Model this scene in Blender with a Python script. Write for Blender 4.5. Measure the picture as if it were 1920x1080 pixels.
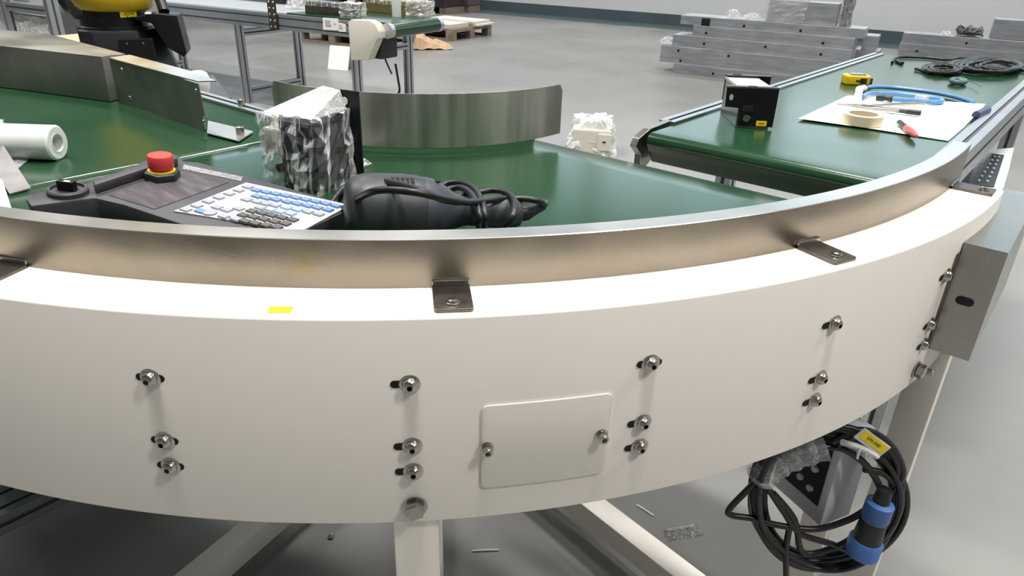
import bpy, bmesh, math, random
from mathutils import Matrix, Vector
random.seed(7)
for o in list(bpy.data.objects): bpy.data.objects.remove(o, do_unlink=True)
SC = bpy.context.scene; COL = SC.collection
R = math.radians; PI = math.pi
def V(*a): return Vector(a)
# ------------------------------------------------------------------ camera
FPX = 1325.7513
RT = V(.76660528, .64145336, .02922217); UP = V(-.30260289, .32075504, .89752309); FW = V(-.56634604, .69688865, -.43999815)
CAM = V(1.169483, -1.105287, 1.156904)
cd = bpy.data.cameras.new('camera'); cam = bpy.data.objects.new('camera', cd); COL.objects.link(cam)
cd.sensor_width = 36; cd.lens = FPX / 1920 * 36; cd.clip_start = .02; cd.clip_end = 100
cam.matrix_world = Matrix(((RT.x, UP.x, -FW.x, CAM.x), (RT.y, UP.y, -FW.y, CAM.y), (RT.z, UP.z, -FW.z, CAM.z), (0, 0, 0, 1)))
SC.camera = cam
# ------------------------------------------------------------------ world, lights, exposure
EXPOSURE = 0.0
LAMP_W = 138.0
DAYLIGHT = 1.6                                # radiance of the daylight windows high in the rear walls
w = bpy.data.worlds.new('world'); SC.world = w; w.use_nodes = True
w.node_tree.nodes['Background'].inputs[0].default_value = (.9, .95, 1, 1); w.node_tree.nodes['Background'].inputs[1].default_value = .25
SC.view_settings.view_transform = 'Standard'; SC.view_settings.look = 'None'; SC.view_settings.gamma = 1
SC.view_settings.use_curve_mapping = False; SC.view_settings.exposure = EXPOSURE
HA = R(10); HE = V(math.cos(HA), math.sin(HA), 0); HN = V(-math.sin(HA), math.cos(HA), 0)   # hall axes
def hall(e, n, z=0): return HE * e + HN * n + V(0, 0, z)
CEIL = 6.0
ROWS = {-1.0: 1.0, 2.0: .8, 5.0: .22, 8.7: .7}       # lamps over the aisle burn brighter than the rear rows
LAMPS = [(e, n) for e in (-7.5, -3.5, .5, 4.5) for n in ROWS]
for e, n in LAMPS:
    l = bpy.data.lights.new('hall_lamp_light', 'AREA'); l.shape = 'RECTANGLE'; l.size = 1.5; l.size_y = .35
    l.energy = LAMP_W * ROWS[n]; l.spread = R(125); l.color = (1, .985, .955)
    o = bpy.data.objects.new('hall_lamp_light', l); COL.objects.link(o)
    o.location = hall(e, n, CEIL - .25); o.rotation_euler = (0, 0, HA)
# ------------------------------------------------------------------ pixel helpers
def ray(px, py): return RT * ((px - 960) / FPX) - UP * ((py - 540) / FPX) + FW
def at(px, py, z): r = ray(px, py); return CAM + r * ((z - CAM.z) / r.z)
def ony(px, py, y): r = ray(px, py); return CAM + r * ((y - CAM.y) / r.y)
def onplane(px, py, p, n): r = ray(px, py); return CAM + r * ((p - CAM).dot(n) / r.dot(n))
def over(P, px, py):                       # height above the floor point P at which the pixel's ray passes
    r = ray(px, py); k = math.hypot(P.x - CAM.x, P.y - CAM.y) / math.hypot(r.x, r.y); return CAM.z + r.z * k
# ------------------------------------------------------------------ materials
MATS = {}
def lin(c): return tuple(((x / 255) / 12.92 if x / 255 <= .04045 else ((x / 255 + .055) / 1.055) ** 2.4) for x in c)
def mat(name, rgb, rough=.5, metal=0, var=0, vs=8, stretch=(1, 1, 1), bump=0, bs=200, spec=None, rvar=0, coat=0, c2=None, detail=3):
    if name in MATS: return MATS[name]
    m = bpy.data.materials.new(name); m.use_nodes = True; nt = m.node_tree; b = nt.nodes['Principled BSDF']
    c = lin(rgb); b.inputs['Base Color'].default_value = (*c, 1); b.inputs['Roughness'].default_value = rough; b.inputs['Metallic'].default_value = metal
    if spec is not None: b.inputs['Specular IOR Level'].default_value = spec
    if coat: b.inputs['Coat Weight'].default_value = coat; b.inputs['Coat Roughness'].default_value = .15
    if var or bump or rvar:
        tc = nt.nodes.new('ShaderNodeTexCoord'); mp = nt.nodes.new('ShaderNodeMapping'); mp.inputs['Scale'].default_value = stretch
        nt.links.new(tc.outputs['Object'], mp.inputs[0])
    if var or rvar:
        n = nt.nodes.new('ShaderNodeTexNoise'); n.inputs['Scale'].default_value = vs; n.inputs['Detail'].default_value = detail
        nt.links.new(mp.outputs[0], n.inputs['Vector'])
        if var:
            r = nt.nodes.new('ShaderNodeValToRGB'); nt.links.new(n.outputs['Fac'], r.inputs[0])
            d = lin(c2) if c2 else tuple(x * (1 - var) for x in c)
            r.color_ramp.elements[0].position = .35; r.color_ramp.elements[1].position = .65
            r.color_ramp.elements[0].color = (*d, 1); r.color_ramp.elements[1].color = (*tuple(min(1, x * (1 + (0 if c2 else var * .6))) for x in c), 1)
            nt.links.new(r.outputs[0], b.inputs['Base Color'])
        if rvar:
            q = nt.nodes.new('ShaderNodeMapRange'); q.inputs[3].default_value = rough - rvar; q.inputs[4].default_value = rough + rvar
            q.inputs[1].default_value = .3; q.inputs[2].default_value = .7
            nt.links.new(n.outputs['Fac'], q.inputs[0]); nt.links.new(q.outputs[0], b.inputs['Roughness'])
    if bump:
        n2 = nt.nodes.new('ShaderNodeTexNoise'); n2.inputs['Scale'].default_value = bs; n2.inputs['Detail'].default_value = 2
        nt.links.new(mp.outputs[0], n2.inputs['Vector'])
        bp = nt.nodes.new('ShaderNodeBump'); bp.inputs['Strength'].default_value = bump; bp.inputs['Distance'].default_value = .002
        nt.links.new(n2.outputs['Fac'], bp.inputs['Height']); nt.links.new(bp.outputs[0], b.inputs['Normal'])
    MATS[name] = m; return m
def filmmat(name, lo, hi, scale=70, tint=(1, 1, 1), rough=.14, stretch=(1, 1, 1)):
    m = bpy.data.materials.new(name); m.use_nodes = True; nt = m.node_tree; b = nt.nodes['Principled BSDF']
    b.inputs['Base Color'].default_value = (*[.82 * t for t in tint], 1); b.inputs['Roughness'].default_value = rough; b.inputs['Specular IOR Level'].default_value = .9
    tc = nt.nodes.new('ShaderNodeTexCoord')
    n = nt.nodes.new('ShaderNodeTexNoise'); n.inputs['Scale'].default_value = scale; n.inputs['Detail'].default_value = 4; n.inputs['Distortion'].default_value = 1.5
    mp = nt.nodes.new('ShaderNodeMapping'); mp.inputs['Scale'].default_value = stretch
    nt.links.new(tc.outputs['Object'], mp.inputs[0]); nt.links.new(mp.outputs[0], n.inputs['Vector'])
    mr = nt.nodes.new('ShaderNodeMapRange'); mr.inputs[1].default_value = 0; mr.inputs[2].default_value = .045; mr.inputs[3].default_value = hi; mr.inputs[4].default_value = lo
    sb = nt.nodes.new('ShaderNodeMath'); sb.operation = 'SUBTRACT'; sb.inputs[1].default_value = .5; nt.links.new(n.outputs['Fac'], sb.inputs[0])
    ab = nt.nodes.new('ShaderNodeMath'); ab.operation = 'ABSOLUTE'; nt.links.new(sb.outputs[0], ab.inputs[0]); nt.links.new(ab.outputs[0], mr.inputs[0])
    bp = nt.nodes.new('ShaderNodeBump'); bp.inputs['Strength'].default_value = .5; bp.inputs['Distance'].default_value = .003
    nt.links.new(n.outputs['Fac'], bp.inputs['Height']); nt.links.new(bp.outputs[0], b.inputs['Normal'])
    t = nt.nodes.new('ShaderNodeBsdfTransparent'); mx = nt.nodes.new('ShaderNodeMixShader')
    nt.links.new(mr.outputs[0], mx.inputs[0]); nt.links.new(t.outputs[0], mx.inputs[1]); nt.links.new(b.outputs[0], mx.inputs[2])
    nt.links.new(mx.outputs[0], nt.nodes['Material Output'].inputs['Surface']); MATS[name] = m; return m
FLOOR = mat('floor_epoxy', (130, 129, 126), .30, var=.12, vs=1.1, rvar=.06, spec=.12)
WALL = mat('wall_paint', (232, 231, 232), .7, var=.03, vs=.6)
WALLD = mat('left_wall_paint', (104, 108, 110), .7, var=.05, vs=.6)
CEILM = mat('ceiling_sheet', (150, 152, 155), .7)
DARKB = mat('baseboard_paint', (86, 98, 104), .5, var=.1, vs=2)
STRIP = mat('floor_strip_paint', (72, 90, 94), .3)
WHITE = mat('white_powder_coat', (234, 227, 217), .42, var=.03, vs=3, bump=.03, bs=900)
STEEL = mat('brushed_steel', (158, 149, 136), .33, 1, var=.22, vs=7, stretch=(1, 1, 2.2), rvar=.08, bump=.03, bs=300)
STEELV = mat('streaked_steel', (208, 204, 194), .42, 1, var=.30, vs=26, stretch=(1, 1, .06), rvar=.07)
STEELB = mat('sheet_steel', (172, 170, 164), .3, 1, var=.12, vs=10, rvar=.06)
STEELD = mat('dark_steel', (112, 106, 98), .38, 1, var=.15, vs=30, rvar=.05)
SATIN = mat('satin_steel', (152, 149, 140), .42, 1, var=.16, vs=8, rvar=.06)
STEEL_LIT = mat('lit_steel', (226, 222, 216), .32, 1, var=.08, vs=9, rvar=.05)  # lit copy of the steel: the guard lip's highlight is in this paler colour
CHROME = mat('bolt_steel', (190, 186, 178), .2, 1, var=.1, vs=200)
ALU = mat('anodised_aluminium', (196, 198, 202), .36, 1, var=.05, vs=12)
ALUW = mat('milled_aluminium', (184, 186, 190), .40, .85, var=.14, vs=5, stretch=(1, 1, 6), rvar=.08)
GROOVE = mat('profile_groove', (96, 98, 102), .6, .6)
BELT = mat('green_belt', (27, 60, 36), .21, var=.06, vs=3, spec=.55, rvar=.03)
BLACKP = mat('black_plastic', (30, 30, 33), .42, var=.12, vs=20)
BLACKM = mat('black_anodised', (19, 18, 21), .35, .2)
GREYH = mat('grinder_handle', (60, 62, 69), .45, var=.1, vs=30)
GRIND = mat('grinder_shell', (48, 50, 54), .45, var=.1, vs=30)
GREYP = mat('dark_grey_plastic', (62, 60, 64), .5, var=.1, vs=30, bump=.05, bs=900)
RUBBER = mat('cable_rubber', (26, 26, 27), .38)
HOLE = mat('hole_dark', (10, 10, 10), .8)
RED = mat('red_plastic', (206, 62, 58), .4)
YEL = mat('yellow_paint', (214, 178, 16), .4, var=.06, vs=4)
YLAB = mat('yellow_label', (246, 214, 12), .5)
INK = mat('label_ink', (60, 52, 10), .6)
INKG = mat('grey_ink', (120, 120, 118), .6)
PAPER = mat('paper_white', (236, 234, 232), .7)
KEYW = mat('key_white', (150, 152, 160), .45)
KEYS = mat('keypad_sheet', (180, 181, 187), .35)
KEYB = mat('key_blue', (106, 132, 174), .45)
KEYL = mat('key_pale_blue', (150, 168, 194), .45)
KEYD = mat('key_dark', (84, 82, 80), .45)
SCREEN = mat('screen_glass', (88, 84, 90), .22, var=.3, vs=14, stretch=(1, 5, 1), rvar=.1)
BLUEH = mat('blue_hose', (84, 134, 178), .25)
NAVY = mat('navy_plastic', (44, 58, 96), .35)
PLUGB = mat('plug_blue', (66, 104, 164), .4)
WPLAS = mat('white_plastic', (226, 226, 220), .35)
CREAM = mat('cream_plastic', (206, 202, 188), .45)
TAPEM = mat('tape_tan', (222, 208, 176), .3)
PINK = mat('marker_red', (196, 92, 92), .4)
WOOD = mat('pallet_wood', (142, 126, 112), .8, var=.2, vs=12)
KRAFT = mat('kraft_paper', (198, 164, 128), .8, var=.1, vs=20)
BOARD = mat('pale_board', (214, 206, 196), .7)
GREYC = mat('grey_cabinet', (150, 154, 154), .5)
GREYB = mat('control_box_grey', (204, 206, 210), .45)
STRETCH = mat('stretch_film_roll', (226, 232, 226), .22, var=.05, vs=20, stretch=(1, 1, 1), spec=.6)
DARKLOAD = mat('dark_crate', (58, 48, 52), .6, var=.2, vs=4)
GOLD = mat('brass_bar', (150, 138, 92), .35, .7)
SLATE = mat('slate_rubber', (74, 94, 98), .5)
FILM = filmmat('cling_film', .09, .85, 20, rough=.2, stretch=(1, 1, .16))
FILM2 = filmmat('loose_film', .25, .95, 40)
GLINTF = filmmat('glint_film', .03, .55, 120)
FILMD = filmmat('dusty_film', .30, .60, 60, (.8, .8, .82), .3)
# ------------------------------------------------------------------ mesh builder
W = {}
def wm(o): return W.get(o.name, Matrix.Identity(4)) if o else Matrix.Identity(4)
class MB:
    def __init__(s): s.v = []; s.f = []; s.m = []
    def add(s, vs, fs, mi=0, M=None):
        b = len(s.v)
        for p in vs:
            p = Vector(p); s.v.append(M @ p if M else p)
        for f in fs: s.f.append(tuple(b + i for i in f)); s.m.append(mi)
        return s
    def box(s, lo, hi, M=None, mi=0):
        x0, y0, z0 = lo; x1, y1, z1 = hi
        return s.add([(x0, y0, z0), (x1, y0, z0), (x1, y1, z0), (x0, y1, z0), (x0, y0, z1), (x1, y0, z1), (x1, y1, z1), (x0, y1, z1)],
              [(0, 3, 2, 1), (4, 5, 6, 7), (0, 1, 5, 4), (1, 2, 6, 5), (2, 3, 7, 6), (3, 0, 4, 7)], mi, M)
    def prism(s, poly, z0, z1, M=None, mi=0, top=None):
        n = len(poly); t = top or poly
        a = sum(poly[i][0] * poly[(i + 1) % n][1] - poly[(i + 1) % n][0] * poly[i][1] for i in range(n))
        if a < 0: poly = poly[::-1]; t = t[::-1]
        return s.add([(*p, z0) for p in poly] + [(*p, z1) for p in t],
              [tuple(range(n - 1, -1, -1)), tuple(range(n, 2 * n))] + [(i, (i + 1) % n, n + (i + 1) % n, n + i) for i in range(n)], mi, M)
    def lathe(s, prof, n=20, M=None, mi=0):
        vs = []; fs = []; k = len(prof)
        for i in range(n):
            a = 2 * PI * i / n
            for r, z in prof: vs.append((r * math.cos(a), r * math.sin(a), z))
        for i in range(n):
            j = (i + 1) % n
            for q in range(k - 1): fs.append((i * k + q, j * k + q, j * k + q + 1, i * k + q + 1))
        ring_ = abs(prof[0][0] - prof[-1][0]) + abs(prof[0][1] - prof[-1][1]) < 1e-9
        if prof[0][0] > 1e-6 and not ring_: fs.append(tuple(i * k for i in range(n))[::-1])
        if prof[-1][0] > 1e-6 and not ring_: fs.append(tuple(i * k + k - 1 for i in range(n)))
        return s.add(vs, fs, mi, M)
    def tube(s, pts, r, n=8, closed=False, mi=0):
        pts = [Vector(p) for p in pts]; k = len(pts); vs = []; fs = []; prev = None
        rr = r if isinstance(r, (list, tuple)) else [r] * k
        for i, p in enumerate(pts):
            a = pts[(i - 1) % k] if (closed or i > 0) else p; b = pts[(i + 1) % k] if (closed or i < k - 1) else p
            t = (b - a); t = t.normalized() if t.length > 1e-9 else V(0, 0, 1)
            if prev is None: x = t.orthogonal().normalized()
            else:
                x = prev - t * prev.dot(t); x = x.normalized() if x.length > 1e-6 else t.orthogonal().normalized()
            prev = x; y = t.cross(x)
            for j in range(n):
                c = 2 * PI * j / n; vs.append(p + (x * math.cos(c) + y * math.sin(c)) * rr[i])
        for i in range(k if closed else k - 1):
            i2 = (i + 1) % k
            for j in range(n): fs.append((i * n + j, i * n + (j + 1) % n, i2 * n + (j + 1) % n, i2 * n + j))
        if not closed: fs.append(tuple(range(n))[::-1]); fs.append(tuple((k - 1) * n + j for j in range(n)))
        return s.add(vs, fs, mi)
    def sweep(s, prof, a0, a1, n, mi=0):        # profile (r, z) counter-clockwise, swept about the origin
        vs = []; fs = []; k = len(prof)
        for i in range(n + 1):
            a = R(a0 + (a1 - a0) * i / n)
            for r, z in prof: vs.append((r * math.cos(a), r * math.sin(a), z))
        for i in range(n):
            for q in range(k): fs.append((i * k + q, (i + 1) * k + q, (i + 1) * k + (q + 1) % k, i * k + (q + 1) % k))
        fs.append(tuple(range(k))); fs.append(tuple(n * k + q for q in range(k))[::-1])
        return s.add(vs, fs, mi)
    def mesh(s, name, mats, bevel=0, smooth=None, inv=None, seg=2):
        me = bpy.data.meshes.new(name); me.from_pydata([(inv @ p if inv else p) for p in s.v], [], s.f)
        for m in (mats if isinstance(mats, (list, tuple)) else [mats]): me.materials.append(m)
        for p, mi in zip(me.polygons, s.m): p.material_index = mi
        bm = bmesh.new(); bm.from_mesh(me); bmesh.ops.recalc_face_normals(bm, faces=bm.faces)
        if bevel:
            es = [e for e in bm.edges if len(e.link_faces) == 2 and e.calc_face_angle(0) > R(35)]
            bmesh.ops.bevel(bm, geom=es, offset=bevel, segments=seg, profile=.6, affect='EDGES', clamp_overlap=True)
        bm.to_mesh(me); bm.free()
        if smooth:
            me.polygons.foreach_set('use_smooth', [True] * len(me.polygons)); me.set_sharp_from_angle(angle=R(smooth))
        me.update(); return me
    def build(s, name, mats, parent=None, bevel=0, smooth=None, label=None, cat=None, group=None, kind=None, loc=None, seg=2):
        Mw = wm(parent) if parent else Matrix.Translation(loc if loc else V(0, 0, 0))
        me = s.mesh(name, mats, bevel, smooth, Mw.inverted(), seg)
        o = bpy.data.objects.new(name, me); COL.objects.link(o); o.parent = parent
        if not parent: o.matrix_local = Mw
        W[o.name] = Mw; tag(o, label, cat, group, kind); return o
def tag(o, label=None, cat=None, group=None, kind=None):
    for k, v in (('label', label), ('category', cat), ('group', group), ('kind', kind)):
        if v: o[k] = v
    return o
def thing(name, loc, label, cat, group=None):
    o = bpy.data.objects.new(name, None); COL.objects.link(o); o.location = loc; o.empty_display_size = .05
    W[o.name] = Matrix.Translation(loc); return tag(o, label, cat, group)
def inst(me, name, Mw, parent=None, **k):
    o = bpy.data.objects.new(name, me); COL.objects.link(o); o.parent = parent
    o.matrix_local = wm(parent).inverted() @ Mw; W[o.name] = Mw.copy(); return tag(o, **k)
def frame(p, x, z=None, y=None):               # matrix with given x axis and (z or y) hint
    x = x.normalized()
    if z is not None: y = z.cross(x).normalized(); z = x.cross(y)
    else: z = x.cross(y).normalized(); y = z.cross(x)
    return Matrix(((x.x, y.x, z.x, p.x), (x.y, y.y, z.y, p.y), (x.z, y.z, z.z, p.z), (0, 0, 0, 1)))
def axis(p, d):                                # matrix whose z axis is d
    d = d.normalized(); x = d.orthogonal() if abs(d.z) > .99 else V(0, 0, 1).cross(d); x.normalize(); y = d.cross(x)
    return Matrix(((x.x, y.x, d.x, p.x), (x.y, y.y, d.y, p.y), (x.z, y.z, d.z, p.z), (0, 0, 0, 1)))
def spline(pts, k=6, closed=False):
    pts = [Vector(p) for p in pts]; n = len(pts); out = []
    for i in range(n if closed else n - 1):
        g = lambda j: pts[j % n] if closed else pts[max(0, min(n - 1, j))]
        a, b, c, d = g(i - 1), g(i), g(i + 1), g(i + 2)
        for q in range(k):
            t = q / k
            out.append(.5 * ((2 * b) + (c - a) * t + (2 * a - 5 * b + 4 * c - d) * t * t + (3 * b - a - 3 * c + d) * t ** 3))
    if not closed: out.append(pts[-1])
    return out
def text(s, name, M, size, mt, parent, flip=False):
    cu = bpy.data.curves.new(name, 'FONT'); cu.body = s; cu.size = size; cu.align_x = 'CENTER'; cu.align_y = 'CENTER'; cu.extrude = .0001; cu.resolution_u = 2
    t = bpy.data.objects.new(name, cu); COL.objects.link(t); bpy.context.view_layer.update()
    me = bpy.data.meshes.new_from_object(t.evaluated_get(bpy.context.evaluated_depsgraph_get())); bpy.data.objects.remove(t); bpy.data.curves.remove(cu)
    me.materials.clear(); me.materials.append(mt); return inst(me, name, M, parent)
def crinkle(lo, hi, M, amp, seed, n=7, taper=0, skip_bottom=False):    # crumpled skin around a box
    rnd = random.Random(seed); mb = MB(); cache = {}; vs = []; fs = []
    lo = Vector(lo); hi = Vector(hi); d = hi - lo; c = (lo + hi) / 2
    def vid(i, j, k):
        key = (i, j, k)
        if key not in cache:
            p = V(lo.x + d.x * i / n, lo.y + d.y * j / n, lo.z + d.z * k / n)
            t = 1 - taper * k / n; p.x = c.x + (p.x - c.x) * t; p.y = c.y + (p.y - c.y) * t
            p += V(rnd.uniform(-1, 1), rnd.uniform(-1, 1), rnd.uniform(-1, 1) if k else 0) * amp
            cache[key] = len(vs); vs.append(p)
        return cache[key]
    for i in range(n):
        for j in range(n):
            for q in (0, n):
                if not (q == 0 and skip_bottom): fs.append((vid(i, j, q), vid(i + 1, j, q), vid(i + 1, j + 1, q), vid(i, j + 1, q)))
                fs.append((vid(i, q, j), vid(i + 1, q, j), vid(i + 1, q, j + 1), vid(i, q, j + 1)))
                fs.append((vid(q, i, j), vid(q, i + 1, j), vid(q, i + 1, j + 1), vid(q, i, j + 1)))
    return mb.add(vs, fs, 0, M)
def profile_bar(mb, p, q, w=.03, h=.03, groove=.008, up=V(0, 0, 1), mg=1):   # T-slot bar from p to q: body (slot 0) with dark grooves (slot mg) on all four faces
    p = Vector(p); q = Vector(q); d = q - p; L = d.length; M = frame(p, d, up if abs(d.normalized().dot(up)) < .99 else V(1, 0, 0))
    g = groove / 2; e = .004
    prof = [(-w / 2, -h / 2), (-g, -h / 2), (-g, -h / 2 + e), (g, -h / 2 + e), (g, -h / 2), (w / 2, -h / 2), (w / 2, -g), (w / 2 - e, -g), (w / 2 - e, g), (w / 2, g), (w / 2, h / 2),
            (g, h / 2), (g, h / 2 - e), (-g, h / 2 - e), (-g, h / 2), (-w / 2, h / 2), (-w / 2, g), (-w / 2 + e, g), (-w / 2 + e, -g), (-w / 2, -g)]
    n = len(prof); vs = [(0, y, z) for y, z in prof] + [(L, y, z) for y, z in prof]
    for i in range(n):
        j = (i + 1) % n; dark = i in (1, 2, 3, 6, 7, 8, 11, 12, 13, 16, 17, 18)
        mb.add([vs[i], vs[j], vs[n + j], vs[n + i]], [(0, 1, 2, 3)], mg if dark else 0, M)
    mb.add([(0, y, z) for y, z in prof], [tuple(range(n))], 0, M); mb.add([(L, y, z) for y, z in prof], [tuple(range(n))], 0, M)
    return mb
PB = [ALU, GROOVE]
# heights
H = .88; ZB = .8112                            # top of the white fascia, top of the belts
def pol(r, a, z=0): return V(r * math.cos(R(a)), r * math.sin(R(a)), z)
# ================================================================== the setting
def slab(name, pts, z0, z1, m, kind='structure', parent=None): return MB().prism([(p.x, p.y) for p in pts], z0, z1).build(name, m, parent, kind=kind)
E0, E1, N0, N1 = -11.5, 8.5, -7.5, 10.66
slab('floor', [hall(E0, N0), hall(E1, N0), hall(E1, N1), hall(E0, N1)], -.1, 0, FLOOR)
slab('ceiling', [hall(E0, N0), hall(E1, N0), hall(E1, N1), hall(E0, N1)], CEIL, CEIL + .1, CEILM)
WZ0, WZ1 = 2.4, 5.0
PANE = bpy.data.materials.new('daylight_pane'); PANE.use_nodes = True
PANE.node_tree.nodes['Principled BSDF'].inputs['Emission Color'].default_value = (.64, .85, 1, 1); PANE.node_tree.nodes['Principled BSDF'].inputs['Emission Strength'].default_value = DAYLIGHT
def window_wall(name, M, L, wins, m):          # wall in local x (length) z (height), y 0..0.15, with real openings
    wb_ = MB().box((0, 0, 0), (L, .15, WZ0), M).box((0, 0, WZ1), (L, .15, CEIL), M); x = 0
    for x0, x1 in wins: wb_.box((x, 0, WZ0), (x0, .15, WZ1), M); x = x1
    wb_.box((x, 0, WZ0), (L, .15, WZ1), M).build(name, m, kind='structure')
    for x0, x1 in wins:
        WN[0] += 1; f = MB(); 
        for a, b_, c, d in ((x0, x1, WZ0, WZ0 + .06), (x0, x1, WZ1 - .06, WZ1), (x0, x0 + .06, WZ0 + .06, WZ1 - .06), (x1 - .06, x1, WZ0 + .06, WZ1 - .06), ((x0 + x1) / 2 - .03, (x0 + x1) / 2 + .03, WZ0 + .06, WZ1 - .06)): f.box((a, .05, c), (b_, .10, d), M)
        fo = f.build('window_%d' % WN[0], ALU, kind='structure')
        for a, b_ in ((x0 + .06, (x0 + x1) / 2 - .03), ((x0 + x1) / 2 + .03, x1 - .06)): MB().box((a, .07, WZ0 + .06), (b_, .08, WZ1 - .06), M).build('pane', PANE, fo)
WN = [0]
def hmat(e, n, rot=0): p = hall(e, n); return Matrix.Translation(p) @ Matrix.Rotation(HA + rot, 4, 'Z')
window_wall('wall_back', hmat(E0, N1), E1 - E0, [(1.4 + 3.05 * i, 4.3 + 3.05 * i) for i in range(6)], WALL)
slab('wall_front', [hall(E0, N0 - .15), hall(E1, N0 - .15), hall(E1, N0), hall(E0, N0)], 0, CEIL, WALL)
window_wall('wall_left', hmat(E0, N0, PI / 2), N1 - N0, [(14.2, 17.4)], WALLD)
slab('wall_right', [hall(E1, N0), hall(E1 + .15, N0), hall(E1 + .15, N1), hall(E1, N1)], 0, CEIL, WALL)
slab('baseboard_back', [hall(E0, N1 - .02), hall(E1, N1 - .02), hall(E1, N1), hall(E0, N1)], 0, .17, DARKB)
slab('trim_1', [hall(E0, N1 - .62), hall(E1, N1 - .62), hall(E1, N1 - .02), hall(E0, N1 - .02)], 0, .003, STRIP)
lamp_h = MB().box((-.8, -.2, 0), (.8, .2, .06)).mesh('housing', WPLAS, .01)
lamp_r = MB().box((-.008, -.008, .06), (.008, .008, .24)).mesh('hanger', STEELB)
ORD = ['first', 'second', 'third', 'fourth', 'fifth', 'sixth']
LE = sorted(set(e for e, n in LAMPS)); LN = sorted(set(n for e, n in LAMPS), reverse=True)
for i, (e, n) in enumerate(LAMPS):
    t = thing('ceiling_lamp', hall(e, n, CEIL - .24), 'white LED ceiling lamp, %s from left in %s row from the back wall' % (ORD[LE.index(e)], ORD[LN.index(n)]), 'lamp', 'LED lamps under the hall ceiling')
    M = Matrix.Translation(hall(e, n, CEIL - .24)) @ Matrix.Rotation(HA, 4, 'Z')
    inst(lamp_h, 'housing', M, t)
    for x in (-.6, .6): inst(lamp_r, 'hanger', M @ Matrix.Translation((x, 0, 0)), t)
# ================================================================== curved belt conveyor
RO = 1.1; RG = 1.044; RL = 1.0225; RI = .371; ZBOT = H - .2184
turn = thing('curved_conveyor', V(.75, -.75, 0), 'white curved belt conveyor with stainless guard rails in the foreground', 'conveyor')
fz = MB().sweep([(RO - .004, ZBOT), (RO, ZBOT), (RO, H - .0022), (RO - .0007, H - .0007), (RO - .0022, H), (1.02, H), (1.02, H - .004), (RO - .004, H - .004)], -92, .3, 120)
fascia = fz.build('fascia', WHITE, turn, smooth=50)
gd = MB().sweep([(RG - .002, ZB + .003), (RG, ZB + .003), (RG, H + .0455), (RG - .002, H + .0455)], -92, 2.2, 120)
go_ = gd.build('outer_guard', STEEL, turn, smooth=35)
MB().sweep([(RL, H + .0440), (RG - .002, H + .0440), (RG - .002, H + .0455), (RG, H + .0455), (RG - .0006, H + .0462), (RL, H + .0462)], -92, 2.2, 120).build('guard_lip', STEEL_LIT, go_, smooth=35)
gi = MB().sweep([(RI - .002, .7455), (RI, .7455), (RI, .8385 - .0), (RI - .002, .8385)], -90, 0, 60)
# inner guard: two rounded top corners come from trimmed end strips
gi = MB(); n = 72; vs = []; fs = []
IZ0 = H - .0550; IZ1 = H + .0385
for i in range(n + 1):
    a = -91 + 92.5 * i / n; d = min(i, n - i) * (92.5 / n) * PI / 180 * RI; cut = 0
    rr = .012
    if d < rr: cut = rr - math.sqrt(max(0, rr * rr - (rr - d) ** 2))
    for r in (RI - .002, RI):
        vs.append(pol(r, a, IZ0)); vs.append(pol(r, a, IZ1 - cut))
for i in range(n):
    b = i * 4; c = b + 4
    fs += [(b, c, c + 1, b + 1), (b + 2, b + 3, c + 3, c + 2), (b + 1, c + 1, c + 3, b + 3), (b, b + 2, c + 2, c)]
fs += [(0, 1, 3, 2), (n * 4, n * 4 + 2, n * 4 + 3, n * 4 + 1)]
gi.add(vs, fs).build('inner_guard', STEELV, turn, smooth=40)
MB().sweep([(RI - .064, .60), (RI - .058, .60), (RI - .058, ZB + .045), (RI - .064, ZB + .045)], -91, 1, 40).build('inner_frame', STEELD, turn, smooth=40)  # raised and darkened to block reflections through the gap below the guard
# belt: flat sector, its two ends dip towards small nose rollers
bl = MB(); vs = []; fs = []; n = 60
def beltrow(a_of_r, z):
    pass
rs = [RI - .055 + (RG - .004 - RI + .055) * k / 12 for k in range(13)]
rows = []
def row(fn, z): rows.append([(fn(r), z) for r in rs])
def endpt(r, d, side):      # point a distance d (along the travel direction) inside the sector's end
    if side == 'R': return V(math.sqrt(max(r * r - d * d, 1e-9)) if d > -1 else r, -d, 0)
    return V(d, -math.sqrt(max(r * r - d * d, 1e-9)), 0)
grid = []
for d, z in ((-.004, ZB - .030), (-.010, ZB - .020), (-.006, ZB - .011), (.004, ZB - .0065), (.075, ZB)): grid.append([endpt(r, d, 'R') + V(0, 0, z) for r in rs])
for k in range(1, n):
    t = k / n; ln = []
    for r in rs:
        aR = -math.asin(.075 / r); aL = -PI / 2 + math.asin(.045 / r); a = aR + (aL - aR) * t
        ln.append(V(r * math.cos(a), r * math.sin(a), ZB))
    grid.append(ln)
for d, z in ((.045, ZB), (.002, ZB - .001), (-.004, ZB - .003), (-.008, ZB - .010), (-.008, ZB - .030)): grid.append([endpt(r, d, 'L') + V(0, 0, z) for r in rs])
vs = [p for g in grid for p in g]; k = len(rs)
fs = [(i * k + j, (i + 1) * k + j, (i + 1) * k + j + 1, i * k + j + 1) for i in range(len(grid) - 1) for j in range(k - 1)]
bl.add(vs, fs).build('belt', BELT, turn, smooth=60)
MB().sweep([(RI, ZB - .028), (RG - .006, ZB - .028), (RG - .006, ZB - .012), (RI, ZB - .012)], -89.5, -.5, 50).build('slider_bed', STEELD, turn)
MB().sweep([(RI, ZB - .10), (RO - .006, ZB - .10), (RO - .006, ZB - .094), (RI, ZB - .094)], -89.5, -.5, 50).build('bottom_pan', STEELD, turn)
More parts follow.
